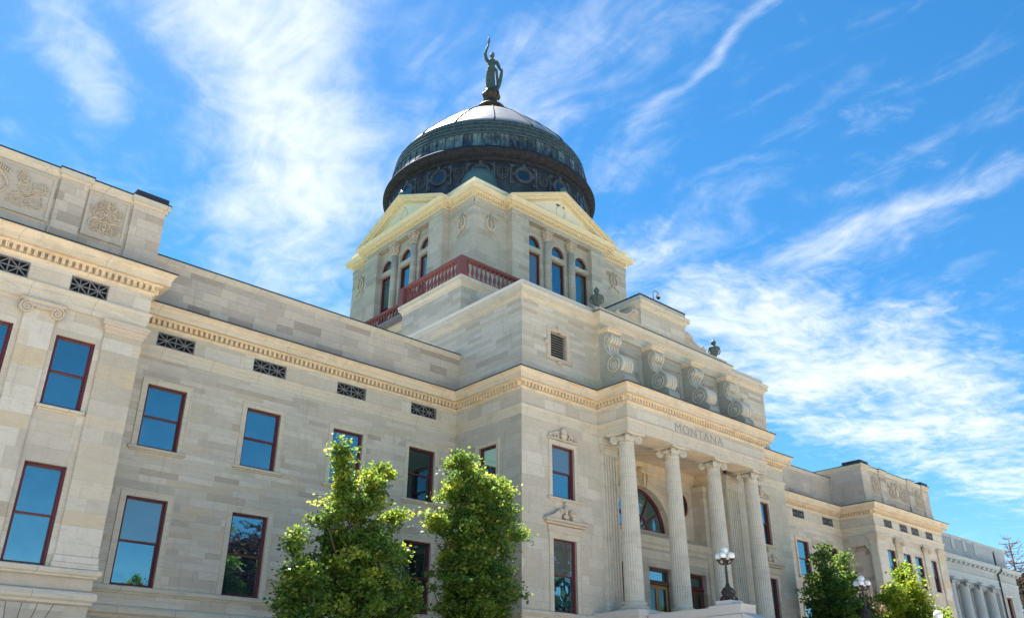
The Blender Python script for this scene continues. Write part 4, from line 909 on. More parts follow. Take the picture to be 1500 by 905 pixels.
# plan of the terrace: corner blocks stand forward of the stretches between
def terrace(dn):
    X0, X1, Y0, Y1 = QX, 67.4-QX, QY, 2*AY-QY
    c = 5.2; k = 1.0+dn
    return [(X0, Y1), (X0, Y1-c), (X0+k, Y1-c), (X0+k, Y0+c), (X0, Y0+c), (X0, Y0), (X0+c, Y0), (X0+c, Y0+k*.6), (X1-c, Y0+k*.6), (X1-c, Y0), (X1, Y0), (X1, Y0+c), (X1-k, Y0+c), (X1-k, Y1-c), (X1, Y1-c), (X1, Y1)]
tp = terrace(0)
b = MB(); sweep(b, tp, [(0, 17.4), (0, 20.5)], True); b.build('tower_base', 'tower', B)
b = MB(); sweep(b, tp, [(0, 20.3), (.03, 20.32), (.04, 20.42), (.10, 20.5), (.16, 20.56), (.18, 20.57), (.18, 20.72), (.22, 20.76), (.22, 20.82), (-.6, 20.84)], True); b.build('tower_base_cornice', 'band', B)
b = MB(); b.box(QX+.3, 67.4-QX-.3, QY+.3, 2*AY-QY-.3, 20.7, 20.81); b.build('terrace_floor', 'roofm', B)
b = MB(); sweep(b, tp, [(.10, 20.835), (.10, 20.96), (-.14, 20.96), (-.14, 20.835)], True); sweep(b, tp, [(.13, 21.86), (.16, 21.9), (.16, 22.0), (.0, 22.03), (-.2, 22.0), (-.2, 21.86), (.13, 21.86)], True)
cor_ = [tuple(p) for p in offs(tp, -.02, True)]
for (x, y) in cor_[:1]+cor_[1:]:
    b.box(x-.2, x+.2, y-.2, y+.2, 20.84, 21.95)
    b.box(x-.13, x+.13, y-.215, y+.215, 21.05, 21.75); b.box(x-.215, x+.215, y-.13, y+.13, 21.05, 21.75)
BAL = b.build('balustrade', 'terra', B)
bal_prof = [(.07, 0), (.07, .06), (.045, .09), (.04, .14), (.085, .24), (.095, .33), (.075, .45), (.045, .58), (.04, .70), (.055, .74), (.05, .80), (.07, .84), (.07, .90)]
cnt = 0
for i in list(range(16)):
    a, c = cor_[i], cor_[(i+1) % 16]; L = math.hypot(c[0]-a[0], c[1]-a[1])
    vis = i in (2, 3, 4, 5)      # stretches the photograph shows
    k = int((L-.5)/.30)
    if L < 1.5: continue
    mbx = MB() if not vis else None
    for j in range(k):
        t = (.25+(L-.5)*(j+.5)/k)/L; x, y = a[0]+(c[0]-a[0])*t, a[1]+(c[1]-a[1])*t
        if vis: MB().lathe(bal_prof, (x, y, 20.96), 10).build('baluster', 'terra', BAL, (x, y, 20.96)); cnt += 1
        elif i not in (): mbx.lathe(bal_prof, (x, y, 20.96), 6)
    if mbx and mbx.v: tag(mbx.build('balusters', 'terra', BAL), kind='stuff')
# ---- tower walls
def side_tf(i):
    """0 front (-Y), 1 left (-X), 2 right (+X), 3 back; u from -w to w around the axis"""
    hx, hy = (TXR-TX)/2, (TYB-TYF)/2; cx, cy = (TX+TXR)/2, (TYF+TYB)/2
    if i == 0: return lambda u, d_, z: (cx+u, TYF-d_, z)
    if i == 1: return lambda u, d_, z: (TX-d_, cy-u, z)
    if i == 2: return lambda u, d_, z: (TXR+d_, cy+u, z)
    return lambda u, d_, z: (cx-u, TYB+d_, z)
TW = B
for i in range(4):
    tf = side_tf(i); hw = 6.67 if i in (0, 3) else 6.465
    b = MB(tf); GW = 4.12
    b.quad((-hw, 0, 20.8), (-GW, 0, 20.8), (-GW, 0, 28), (-hw, 0, 28)); b.quad((GW, 0, 20.8), (hw, 0, 20.8), (hw, 0, 28), (GW, 0, 28))
    # projecting centre
    P_ = .5; RW2 = 2.75
    for s_ in (-1, 1):
        b.quad((s_*GW, 0, 20.8), (s_*GW, P_, 20.8), (s_*GW, P_, 28), (s_*GW, 0, 28)); b.quad((s_*GW, P_, 20.8), (s_*RW2, P_, 20.8), (s_*RW2, P_, 28), (s_*GW, P_, 28))
        b.quad((s_*RW2, P_, 20.8), (s_*RW2, .16, 20.8), (s_*RW2, .16, 27.5), (s_*RW2, P_, 27.5))
    b.quad((-RW2, P_, 27.5), (RW2, P_, 27.5), (RW2, P_, 28), (-RW2, P_, 28)); b.quad((-RW2, P_, 27.5), (RW2, P_, 27.5), (RW2, .16, 27.5), (-RW2, .16, 27.5))
    # recessed plane with three window bays
    tfr = (lambda u, d_, z, t=tf: t(u, .16+d_, z)); b.tf = tfr; WC = (-2.08, 0, 2.08); WH = .56
    wallh(b, -RW2, RW2, 20.8, 26.05, [(c-WH, c+WH, 21.3, 25.68) for c in WC], .22)
    for k, c in enumerate(WC):
        l0 = -RW2 if k == 0 else (WC[k-1]+c)/2; l1 = RW2 if k == 2 else (WC[k+1]+c)/2
        archcell(b, l0, l1, 26.05, 27.5, c, WH, 26.25, .22)
    b.build('tower_wall', 'tower', B)
    # bands
    a = MB(tf)
    for (u0_, u1_, d0) in ((-hw-.03, -GW, 0), (GW, hw+.03, 0)):
        a.box(u0_, u1_, d0, d0+.04, 27.22, 27.30); a.box(u0_, u1_, d0, d0+.03, 27.42, 27.62); a.box(u0_, u1_, d0, d0+.07, 27.62, 27.72)
    a.box(-GW-.03, GW+.03, P_, P_+.03, 27.50, 27.62); a.box(-GW-.05, GW+.05, P_, P_+.07, 27.62, 27.72)
    a.tf = tfr
    for c in WC:
        a.bbox(c-WH-.16, c+WH+.16, 0, .10, 25.70, 25.86, .02); a.bbox(c-WH-.12, c+WH+.12, 0, .06, 25.86, 26.04, .02); arcband(a, c, 26.25, WH, WH+.13, 0, .05, 16)
        a.box(c-WH-.13, c-WH, 0, .05, 26.04, 26.25); a.box(c+WH, c+WH+.13, 0, .05, 26.04, 26.25); a.box(c-WH-.1, c-WH, 0, .04, 21.3, 25.7); a.box(c+WH, c+WH+.1, 0, .04, 21.3, 25.7)
    a.build('tower_mouldings', 'tower', B)
    if i in (0, 1, 2):
        for c in WC:
            wd = window(B, tfr, c-WH, c+WH, 21.3, 25.68, rev=.18, casing=0, sill=False, fw=.07)
            a = MB(tfr); arcband(a, c, 26.25, WH-.08, WH+.005, -.2, -.08, 16); a.box(c-WH, c+WH, -.2, -.08, 26.05, 26.13)
            org = tfr(c, 0, 26.05); f_ = a.build('arched_light', 'red', B, org)
            MB(tfr).add([(c, -.17, 26.1)]+[(c+(WH-.02)*math.cos(math.pi*k/16), -.17, 26.1+(WH+.1)*math.sin(math.pi*k/16)) for k in range(17)], [(0, k, k+1) for k in range(1, 17)]).build('pane', 'glass', f_, org)
        for c in (-1.04, 1.04):
            x, y, _ = tfr(c, .14, 0)
            a = MB(); a.lathe([(.21, 20.8), (.205, 25.0), (.19, 26.75)], (x, y, 0), 18); o = a.build('tower_column', 'tower', B, (x, y, 20.8))
            a = MB(); a.lathe([(.22, 26.72), (.26, 26.76), (.22, 26.80), (.23, 26.95), (.27, 27.15), (.34, 27.36)], (x, y, 0), 16); a.box(x-.35, x+.35, y-.35, y+.35, 27.38, 27.495)
            for k in range(8):
                an = k*math.pi/4
                for zz_, r_ in ((26.93, .27), (27.12, .31), (27.30, .36)): a.ball((x+r_*math.cos(an), y+r_*math.sin(an), zz_), .07, .07, .08, 6, 4)
            a.build('capital', 'carve', o, (x, y, 26.7))
        for c in (-5.4, 5.4):    # lyre and wreath carvings
            a = MB(tf); z = 26.45
            a.tube([(c+.33*math.cos(t), .05, z-.08+.42*math.sin(t)) for t in np.linspace(math.pi*.66, math.pi*2.34, 24)], .075, 7); a.tube([(c, .04, z+.62), (c, .05, z-.5)], .05, 6)
            a.tube([(c-.1, .04, z+.5), (c-.1, .04, z-.3)], .02, 4); a.tube([(c+.1, .04, z+.5), (c+.1, .04, z-.3)], .02, 4)
            for s_ in (-1, 1):
                a.tube([(c+s_*p[0], .04, z+p[2]) for p in spiral(.42, .38, .13, .03, 1.3, 3.6, 1, 14)], .035, 5)
                a.tube([(c+s_*.1, .04, z+.32), (c+s_*.3, .05, z+.50), (c+s_*.62, .04, z+.42), (c+s_*.72, .03, z+.30)], .045, 5)
                a.tube([(c, .04, z-.5), (c+s_*.2, .04, z-.62), (c+s_*.38, .04, z-.72), (c+s_*.5, .03, z-.86)], .04, 5)
                for k in range(5): t = math.pi*1.5+s_*k*.42; a.ball((c+.33*math.cos(t), .06, z-.1+.46*math.sin(t)), .07, .05, .05, 6, 4)
            a.build('lyre_carving', 'carve', B, tf(c, 0, z))
# cornice of the tower, breaking forward round each gable
hx, hy = 6.67, 6.465; cx, cy = (TX+TXR)/2, (TYF+TYB)/2
def brk(e=0.):
    G = 4.12; P_ = .5
    return [(TX, cy+G), (TX-P_, cy+G), (TX-P_, cy-G), (TX, cy-G), (TX, TYF), (cx-G, TYF), (cx-G, TYF-P_), (cx+G, TYF-P_), (cx+G, TYF), (TXR, TYF), (TXR, cy-G), (TXR+P_, cy-G), (TXR+P_, cy+G), (TXR, cy+G), (TXR, TYB), (cx+G, TYB), (cx+G, TYB+P_), (cx-G, TYB+P_), (cx-G, TYB), (TX, TYB)]
tpth = brk()
b = MB(); sweep(b, tpth, [(0, 27.86), (.04, 27.88), (.08, 27.90), (.02, 27.905), (.02, 28.035), (.20, 28.05), (.22, 28.09), (.40, 28.10), (.40, 28.22), (.44, 28.24), (.50, 28.36), (.52, 28.40), (-.3, 28.44)], True)
TC = b.build('tower_cornice', 'cream', B)
b = MB(); dentils(b, tpth, .022, .17, 27.906, 28.034, .19, .10, True); b.build('tower_dentils', 'cream', TC)
b = MB(); sq = [(TX, TYB), (TX, TYF), (TXR, TYF), (TXR, TYB)]
sweep(b, sq, [(.10, 28.42), (.10, 28.75), (.14, 28.77), (.18, 28.85), (.20, 28.92), (.20, 28.97), (-.2, 29.0), (-1, 29.02)], True); b.build('tower_blocking', 'ivory', TC)
# gables
for i in range(4):
    tf = side_tf(i); HWg, ZA, ZB, DF = 4.55, 30.50, 28.40, 1.06
    a = MB(tf); a.add([(-HWg+.55, .52, ZB), (HWg-.55, .52, ZB), (0, .52, ZA-.42)], [(0, 1, 2)])
    G_ = a.build('pediment', 'ivory', B)
    c = MB(tf)
    L = math.hypot(HWg+.12, ZA-ZB); ax_, az_ = (HWg+.12)/L, (ZA-ZB)/L
    for s_ in (-1, 1):
        def P2(t, o, d_): return (s_*(HWg+.12)*(1-t)+s_*(0)*o, d_, ZB+(ZA-ZB)*t-o)
        for (o0, o1, d1) in ((0., .10, DF-.0), (.10, .20, DF-.10), (.20, .34, DF-.26), (.34, .44, DF-.40)):
            q = [P2(0, o0, .3), P2(1, o0, .3), P2(1, o1, .3), P2(0, o1, .3), P2(0, o0, d1), P2(1, o0, d1), P2(1, o1, d1), P2(0, o1, d1)]
            c.add(q, [(4, 5, 6, 7), (0, 1, 5, 4), (3, 2, 6, 7), (0, 3, 7, 4)])
        for k in range(24):
            t = .06+.90*k/24; c.add([P2(t, .34, DF-.42), P2(t+.02, .34, DF-.42), P2(t+.02, .34, DF-.28), P2(t, .34, DF-.28), P2(t, .43, DF-.42), P2(t+.02, .43, DF-.42), P2(t+.02, .43, DF-.28), P2(t, .43, DF-.28)], [(0, 1, 2, 3), (4, 5, 6, 7), (0, 1, 5, 4), (1, 2, 6, 5), (2, 3, 7, 6), (3, 0, 4, 7)])
    c.build('raking_cornice', 'cream', G_)
    r_ = MB(tf)
    for s_ in (-1, 1): r_.quad((s_*(HWg+.12), DF-.01, ZB+.015), (0, DF-.01, ZA+.015), (0, -5.0, ZA+.015), (s_*(HWg+.12), -5.0, ZB+.015))
    r_.build('gable_roof', 'roofm', G_)
    w2 = MB(tf); w2.tube([(.36*math.cos(t), .55, 29.15+.45*math.sin(t)) for t in np.linspace(0, 2*math.pi, 22)], .045, 6)
    for s_ in (-1, 1):
        for k in range(8): w2.ball((s_*(.7+k*.26), .53, 28.85-.03*k+.06*math.sin(k*2)), .10, .04, .06, 6, 4)
    w2.ball((0, .58, 29.62), .10, .08, .12); w2.build('wreath', 'ivory', G_)
    an_ = MB(tf); an_.ball((0, DF-.25, ZA+.16), .32, .16, .2); an_.ball((0, DF-.25, ZA+.32), .12, .12, .16); an_.build('gable_finial', 'teal', G_)
# corner caps
for sx_, sy_ in ((TX+1.9, TYF+1.9), (TXR-1.9, TYF+1.9), (TX+1.9, TYB-1.9), (TXR-1.9, TYB-1.9)):
    a = MB(); a.lathe([(1.3, 28.7), (1.3, 29.8), (1.24, 29.9), (1.20, 30.0), (1.16, 30.35), (1.0, 30.8), (.74, 31.12), (.40, 31.32), (.14, 31.42), (.10, 31.48), (.19, 31.58), (.22, 31.72), (.16, 31.86), (0, 31.92)], (sx_, sy_, 0), 32)
    a.build('corner_cupola', 'teal', B, (sx_, sy_, 28.7))
# ---- dome
D_ = MB(); D_.lathe([(7.0, 28.3), (7.0, 29.55), (7.06, 29.58), (7.06, 29.72), (7.0, 29.76), (7.0, 32.05)], (AX, AY, 0), 128); DO = D_.build('drum', 'cu_drum', B, (AX, AY, 28.3))
NW = 16; DR = 7.0
def tf_c(a, R_): 
    ca, sa = math.cos(a), math.sin(a)
    return lambda u, d_, z: (AX+ca*(R_+d_)*math.cos(u/R_)-sa*(R_+d_)*math.sin(u/R_), AY+sa*(R_+d_)*math.cos(u/R_)+ca*(R_+d_)*math.sin(u/R_), z)
for k in range(NW):
    an = 2*math.pi*k/NW; tf = tf_c(an, DR); zc = 31.05
    a = MB(tf); oval(a, 0, zc, .39, .39, .08, -.02, .05, 24); o = a.build('round_window', 'cu_drum', DO, tf(0, 0, zc))
    MB(tf).add([(.40*math.cos(2*math.pi*i/20), .012, zc+.40*math.sin(2*math.pi*i/20)) for i in range(20)], [tuple(range(20))]).build('pane', 'glassd', DO, tf(0, 0, zc))
    a = MB(tf); oval(a, 0, zc, .47, .47, .13, .0, .09, 24)
    for s_ in (-1, 1):
        a.box(s_*.86-.05, s_*.86+.05, 0, .07, 30.3, 31.75); a.box(s_*.66-.13, s_*.66+.13, 0, .05, zc-.10, zc+.10)
        for q in (-1, 1): a.box(s_*.72-.08, s_*.72+.08, 0, .05, zc+q*.60-.10, zc+q*.60+.10)
    a.box(-.1, .1, 0, .12, zc+.52, zc+.82); a.box(-.8, .8, .0, .05, zc+.66, zc+.71)
    a.build('window_surround', 'cu_drum', DO, tf(0, 0, zc))
    tf = tf_c(an+math.pi/NW, DR); a = MB(tf)
    a.tube([(.33*math.cos(t), .03, 31.02+.38*math.sin(t)) for t in np.linspace(math.pi*.85, math.pi*2.15, 16)], .03, 5); a.tube([(0, .03, 31.6), (0, .03, 30.5)], .025, 5)
    for s_ in (-1, 1):
        a.tube([(s_*p[0], .03, 31.3+p[2]) for p in spiral(.3, .0, .16, .03, 1.4, 3.5, 1, 14)], .022, 5); a.tube([(s_*p[0], .03, 30.85+p[2]) for p in spiral(.22, .0, .15, .03, 1.4, 1.0, 1, 14)], .022, 5)
        a.tube([(s_*.1, .03, 31.4), (s_*.3, .03, 31.55), (s_*.5, .03, 31.4)], .022, 5)
        a.box(s_*.60-.015, s_*.60+.015, 0, .02, 30.3, 31.75)
    a.build('drum_wreath', plain('drum_wreath_metal', (.11, .115, .13), .5, .3) if k == 0 else bpy.data.materials['drum_wreath_metal'], DO, tf(0, 0, 31))
# lower sheet panels: seams
a = MB()
for k in range(80):
    tf = tf_c(2*math.pi*k/80, DR); a.tf = tf; a.box(-.012, .012, 0, .025, 28.6, 29.56)
a.tf = IDT; a.build('sheet_seams', 'cu_rim', DO)
a = MB(); a.lathe([(7.02, 31.98), (7.06, 32.02), (7.06, 32.08), (7.12, 32.10), (7.12, 32.22), (7.18, 32.26), (7.36, 32.30), (7.37, 32.40), (7.42, 32.44), (7.47, 32.54), (7.49, 32.60), (7.49, 32.68), (7.44, 32.78), (7.38, 32.84), (7.1, 32.90)], (AX, AY, 0), 160)
RM = a.build('drum_cornice', 'cu_rim', B, (AX, AY, 31.8))
a = MB()
for k in range(280): a.tf = tf_c(2*math.pi*k/280, 7.06); a.box(-.05, .05, 0, .10, 32.11, 32.21)
a.tf = IDT; a.build('drum_dentils', 'cu_rim', RM)
a = MB(); a.lathe([(7.08, 32.85), (7.08, 32.93), (7.02, 32.96), (6.92, 34.0), (6.95, 34.05), (6.95, 34.12)], (AX, AY, 0), 144); DM = a.build('dome_panels', 'cu_panel', B, (AX, AY, 32.6))
a = MB()
for k in range(72): a.tf = tf_c(2*math.pi*k/72, 7.02); a.add([(-.02, 0, 32.95), (.02, 0, 32.95), (.02, -.10, 34.0), (-.02, -.10, 34.0), (-.02, .035, 32.95), (.02, .035, 32.95), (.02, -.065, 34.0), (-.02, -.065, 34.0)], [(4, 5, 6, 7), (0, 3, 7, 4), (1, 2, 6, 5)])
a.tf = IDT; a.build('panel_seams', 'cu_panel', DM)
pr = []; z = 34.10; r_ = 6.93
for k in range(4): pr += [(r_-.02, z), (r_+.07, z+.01), (r_+.08, z+.05), (r_+.07, z+.10), (r_-.02, z+.13), (r_-.035, z+.31)]; z += .315; r_ -= .06
a = MB(); a.lathe(pr+[(6.6, z)], (AX, AY, 0), 144, False); a.build('dome_steps', 'cu_step', B, (AX, AY, 34.1))
cap = [(6.70, 35.30), (6.55, 35.60), (6.2, 36.08), (5.8, 36.52), (5.4, 37.0), (5.0, 37.42), (4.5, 37.98), (4.0, 38.48), (3.5, 38.98), (3.0, 39.42), (2.5, 39.85), (2.0, 40.22), (1.5, 40.60), (1.0, 40.92), (.6, 41.1)]
a = MB(); a.lathe(cap, (AX, AY, 0), 128); CP = a.build('dome_cap', 'cu_cap', B, (AX, AY, 35.3))
for k in range(16):
    an = math.pi/16*(2*k+.6); a = MB(); a.tube([(AX+(r_+.02)*math.cos(an), AY+(r_+.02)*math.sin(an), z+.03) for r_, z in cap], .04, 6); a.build('dome_rib', 'cu_rim', CP)
a = MB(); a.lathe([(1.02, 40.75), (1.08, 40.80), (1.10, 40.90), (1.06, 40.98), (.9, 41.0), (.82, 41.02), (.82, 41.35), (1.05, 41.38), (1.10, 41.44), (1.05, 41.52), (.92, 41.62), (.68, 41.86), (.50, 42.10), (.42, 42.35), (.40, 42.5), (.48, 42.54), (.60, 42.66), (.63, 42.85), (.60, 42.98), (.55, 43.02), (.58, 43.06), (.60, 43.14), (.5, 43.17)], (AX, AY, 0), 32)
for k in range(12): an = 2*math.pi*k/12; a.box(AX+.92*math.cos(an)-.07, AX+.92*math.cos(an)+.07, AY+.92*math.sin(an)-.07, AY+.92*math.sin(an)+.07, 41.0, 41.4)
for k in range(8): an = 2*math.pi*k/8+.3; a.tube([(AX+.56*math.cos(an), AY+.56*math.sin(an), 42.5), (AX+.66*math.cos(an), AY+.66*math.sin(an), 42.75), (AX+.6*math.cos(an), AY+.6*math.sin(an), 43.05)], .06, 5)
a.build('dome_finial', 'bronze', B, (AX, AY, 40.8))

# ================================================================ statue
ST = thing('statue', 'green bronze robed woman raising a torch on top of the dome', 'statue', (AX, AY, 43.17))
fa = R(-128)                                    # she faces the lawn
def sf(u, d_, z):                               # u to her left (image right), d forwards
    fx, fy = math.cos(fa), math.sin(fa); return (AX+fx*d_-fy*u, AY+fy*d_+fx*u, 43.17+z)
a = MB(sf)
rings = [(0, .50, .46), (.15, .47, .44), (.6, .46, .42), (1.1, .47, .42), (1.6, .45, .40), (2.0, .42, .38), (2.25, .36, .33), (2.45, .33, .29), (2.7, .38, .31), (2.95, .42, .30), (3.08, .38, .26), (3.16, .20, .18), (3.22, .12, .12), (3.34, .11, .12)]
n = 40; vs = []
for (z, rx, ry) in rings:
    fold = .055*max(0, 1-z/2.6)+.012
    for k in range(n):
        t = 2*math.pi*k/n; q = 1+fold*math.sin(9*t+z*.6)+fold*.6*math.sin(5*t-z); sh_ = -.10*math.sin(z/3*math.pi)+.0
        vs.append((sh_+rx*.76*q*math.cos(t), ry*.78*q*math.sin(t), z))
a.add(vs, [(j*n+k, j*n+(k+1) % n, (j+1)*n+(k+1) % n, (j+1)*n+k) for j in range(len(rings)-1) for k in range(n)]+[tuple(range(n))[::-1], tuple(range((len(rings)-1)*n, len(rings)*n))], True)
a.ball((.02, .03, 3.52), .155, .175, .225, 14, 10); a.ball((.02, .19, 3.50), .03, .05, .04)          # head and nose
a.ball((.02, .155, 3.58), .11, .04, .035); a.ball((.02, .15, 3.42), .06, .04, .05)
a.tube([(-.34, 0, 2.98), (-.46, .02, 3.25), (-.54, .05, 3.65), (-.44, .10, 4.05), (-.32, .14, 4.40), (-.28, .15, 4.55)], [.16, .135, .12, .10, .075, .06], 10)
a.ball((-.28, .15, 4.60), .075, .075, .09)
for k in range(4): a.tube([(-.33+.035*k, .22, 4.55), (-.32+.03*k, .25, 4.62), (-.31+.02*k, .20, 4.68)], .022, 5)
a.tube([(.34, 0, 2.98), (.50, .02, 2.6), (.62, .08, 2.2), (.72, .18, 1.95), (.78, .22, 1.80)], [.15, .13, .11, .085, .065], 10); a.ball((.80, .23, 1.73), .07, .07, .10)
a.tube([(-.42, .1, 2.9), (-.1, .30, 2.4), (.35, .25, 1.9), (.45, .1, 1.0), (.42, .1, .2)], [.08, .1, .12, .1, .06], 8); a.tube([(.36, -.12, 2.9), (.2, .25, 2.6), (-.25, .32, 2.1), (-.35, .25, 1.2), (-.30, .3, .3)], [.07, .08, .1, .08, .05], 8)
body = a.build('figure', 'patina', ST, (AX, AY, 43.17))
rm = body.modifiers.new('remesh', 'REMESH'); rm.mode = 'VOXEL'; rm.voxel_size = .035; rm.use_smooth_shade = True
a = MB(sf); a.ball((.02, -.05, 3.60), .19, .19, .19, 12, 8); a.ball((.02, -.2, 3.52), .10, .10, .10); a.tube([(-.15, .08, 3.7), (.02, .17, 3.76), (.19, .08, 3.7)], .035, 6); a.build('hair', 'patina', ST, (AX, AY, 43.17))
a = MB(sf); a.lathe([(.03, 4.35), (.035, 4.72), (.10, 4.80), (.11, 4.88), (.07, 4.90), (.09, 5.0), (.07, 5.12), (.03, 5.22), (0, 5.27)], (-.28, .18, 0), 12); a.build('torch', 'patina', ST, (AX, AY, 43.17))
a = MB(sf)
sp = [(.62+.17*math.cos(t)*(1 if math.cos(t) > 0 else .6), 1.05+1.05*math.sin(t)) for t in np.linspace(0, 2*math.pi, 20)[:-1]]
sp = [(p+.16*(q-1.0)/1.1, q) for p, q in sp]
a.prism(sp, .18, .26, 1); a.build('shield', 'patina', ST, (AX, AY, 43.17))

# ================================================================ roof urns
def urn(x, y, z, label):
    t = thing('bronze_urn', label, 'urn', (x, y, z), 'bronze urns on the portico attic')
    a = MB(); a.box(x-.30, x+.30, y-.30, y+.30, z, z+.12); a.prism([(x-.36, z+.12), (x+.36, z+.12), (x+.2, z+.27), (x-.2, z+.27)], y-.25, y+.25, 1)
    for s_ in (-1, 1):
        for q in (-1, 1): a.ball((x+s_*.30, y+q*.22, z+.16), .09, .09, .11, 8, 5)
    a.build('urn_foot', 'carve', t)
    a = MB(); a.lathe([(.13, .27), (.11, .34), (.08, .40), (.10, .46), (.18, .56), (.23, .70), (.27, .86), (.32, .92), (.33, .97), (.22, 1.02), (.12, 1.10), (.085, 1.16), (.11, 1.21), (.15, 1.28), (.13, 1.37), (.06, 1.42), (.03, 1.50), (0, 1.54)], (x, y, z), 20); a.build('urn_body', 'patina', t)
    for k in range(4):
        an = k*math.pi/2+math.pi/4; ca, sa = math.cos(an), math.sin(an)
        MB().tube([(x+ca*.30, y+sa*.30, z+.94), (x+ca*.33, y+sa*.33, z+.82), (x+ca*.30, y+sa*.30, z+.68), (x+ca*.22, y+sa*.22, z+.58)], .03, 6).build('urn_handle', 'patina', t)
urn(28.85, 25.75, 18.05, 'greenish bronze urn on the left end of the portico roof, against the tower wall')
urn(38.55, 25.75, 18.05, 'dark bronze urn on the right end of the portico roof, seen against the sky')
# ================================================================ security camera
t = thing('security_camera', 'white dome camera hanging from a curved pole on the raised roof block', 'security camera', (33.95, 26.2, 20.05))
x, y, z = 33.95, 26.2, 20.05
MB().tube([(x, y, z), (x, y, z+1.0), (x+.04, y, z+1.15), (x+.14, y, z+1.25), (x+.3, y, z+1.28), (x+.42, y, z+1.24), (x+.46, y, z+1.15)], .022, 8).build('pole', 'grille', t)
MB().lathe([(.03, 1.2), (.10, 1.14), (.13, 1.02), (.13, .95)], (x+.46, y, z), 16).build('housing', 'white', t); MB().ball((x+.46, y, z+.95), .11, .11, .12).build('lens_dome', 'gutter', t)

# ================================================================ entrance stairs and cheek walls
ES = thing('entrance_stairs', 'granite entrance steps between two pale cheek walls below the portico', 'stairs', (33.7, 20, -1.7))
a = MB(); a.box(27.55, 39.85, 23.1, YC-.02, -1.7, 3.74); a.bbox(27.5, 39.9, 23.02, YC-.02, 3.74, 3.97) if False else a.box(27.5, 39.9, 23.05, YC-.02, 3.74, 3.975)
a.build('stylobate', 'granite', ES)
a = MB(); n_st = 34; ys, ye = 23.05, 9.5
for k in range(n_st):
    z1 = 3.74-(3.74+1.7)*(k+1)/(n_st+1); y1 = ys-(ys-ye)*k/n_st; y0 = ys-(ys-ye)*(k+1)/n_st; a.box(28.95, 38.45, y0, y1, -1.7, z1)
a.build('steps', 'granite', ES)
for X0, X1 in ((28.0, 28.95), (38.45, 39.4)):
    a = MB(); a.box(X0+.06, X1-.06, 18.9, 23.02, -1.7, 3.52)
    a.prism([(18.9, -1.7), (18.9, 3.3), (9.6, -.9), (9.6, -1.7)], X0+.06, X1-.06, 0)
    o = a.build('cheek_wall', 'granite', ES); c = MB()
    c.box(X0, X1, 18.72, 23.0, 3.52, 3.80); c.box(X0-.04, X1+.04, 18.70, 20.1, -1.65, 3.50); c.box(X0-.0, X1+.0, 18.68, 20.12, 3.80, 3.86)
    c.prism([(18.68, 3.32), (18.68, 3.55), (9.5, -.62), (9.5, -.85)], X0-.02, X1+.02, 0); c.build('wall_coping', 'granite', o)
    c = MB(); c.box(X0+.10, X1-.10, 19.15, 19.85, 3.86, 4.03); c.build('lamp_plinth', 'granite', o)
# ================================================================ lamps
def lamp(x, y, z, label, first=None):
    t = thing('street_lamp', label, 'lamp', (x, y, z), 'four-globe lamps on the stair walls')
    a = MB(); a.lathe([(.27, 0), (.28, .05), (.20, .09), (.17, .16), (.21, .24), (.15, .34), (.14, .42), (.19, .46), (.10, .52), (.075, .60), (.06, .65)], (x, y, z), 8)
    for k in range(8):
        an = k*math.pi/4; ca, sa = math.cos(an), math.sin(an)
        a.tube([(x+ca*.30, y+sa*.30, z+.02), (x+ca*.31, y+sa*.31, z+.10), (x+ca*.20, y+sa*.20, z+.20), (x+ca*.25, y+sa*.25, z+.32), (x+ca*.16, y+sa*.16, z+.44)], .028, 6)
    a.build('lamp_base', 'bronze', t)
    MB().lathe([(.06, .6), (.052, .66), (.05, 1.15), (.04, 1.32), (.065, 1.35), (.04, 1.39), (.04, 1.48), (.04, 1.62), (.07, 1.66), (.03, 1.70)], (x, y, z), 12).build('post', 'bronze', t)
    for k in range(4):
        an = k*math.pi/2+.3; ca, sa = math.cos(an), math.sin(an); c = MB()
        c.tube([(x, y, z+1.36), (x+ca*.12, y+sa*.12, z+1.34), (x+ca*.22, y+sa*.22, z+1.38), (x+ca*.25, y+sa*.25, z+1.46)], .035, 6); c.lathe([(.03, 0), (.09, .04), (.10, .08), (.06, .09)], (x+ca*.25, y+sa*.25, z+1.44), 10)
        c.build('arm', 'bronze', t); MB().ball((x+ca*.25, y+sa*.25, z+1.63), .135, seg=16, rings=10).build('globe', 'globe', t)
    MB().ball((x, y, z+1.83), .15, seg=16, rings=10).build('globe', 'globe', t)
    return t
lamp(28.47, 19.5, 4.03, 'bronze four-armed lamp with white globes on the near cheek wall, in front of the columns')
lamp(38.92, 19.5, 4.03, 'bronze four-armed lamp with white globes on the far cheek wall, between two trees')
gl_ = thing('street_lamp', 'single white lamp globe low at the right, in front of the yellow-green tree', 'lamp', (32.5, 12.8, -1.66))
x, y = 32.5, 13.72
# position of the lone globe on the ground in front of the right wing
d_ = F*1263.4+RT*(1374-750)-UP*(900-452.5); tt = 34/d_.dot(F)*1.; gx, gy, gz = d_.x*tt, d_.y*tt, d_.z*tt
gl_.location = (gx, gy, -1.66); WORLD[gl_] = (gx, gy, -1.66)
MB().lathe([(.18, -1.66), (.18, -1.4), (.09, -1.3), (.06, -1.0), (.05, gz-.3), (.10, gz-.24), (.10, gz-.16)], (gx, gy, 0), 14).build('post', 'bronze', gl_); MB().ball((gx, gy, gz), .175, seg=20, rings=12).build('globe', 'globe', gl_)

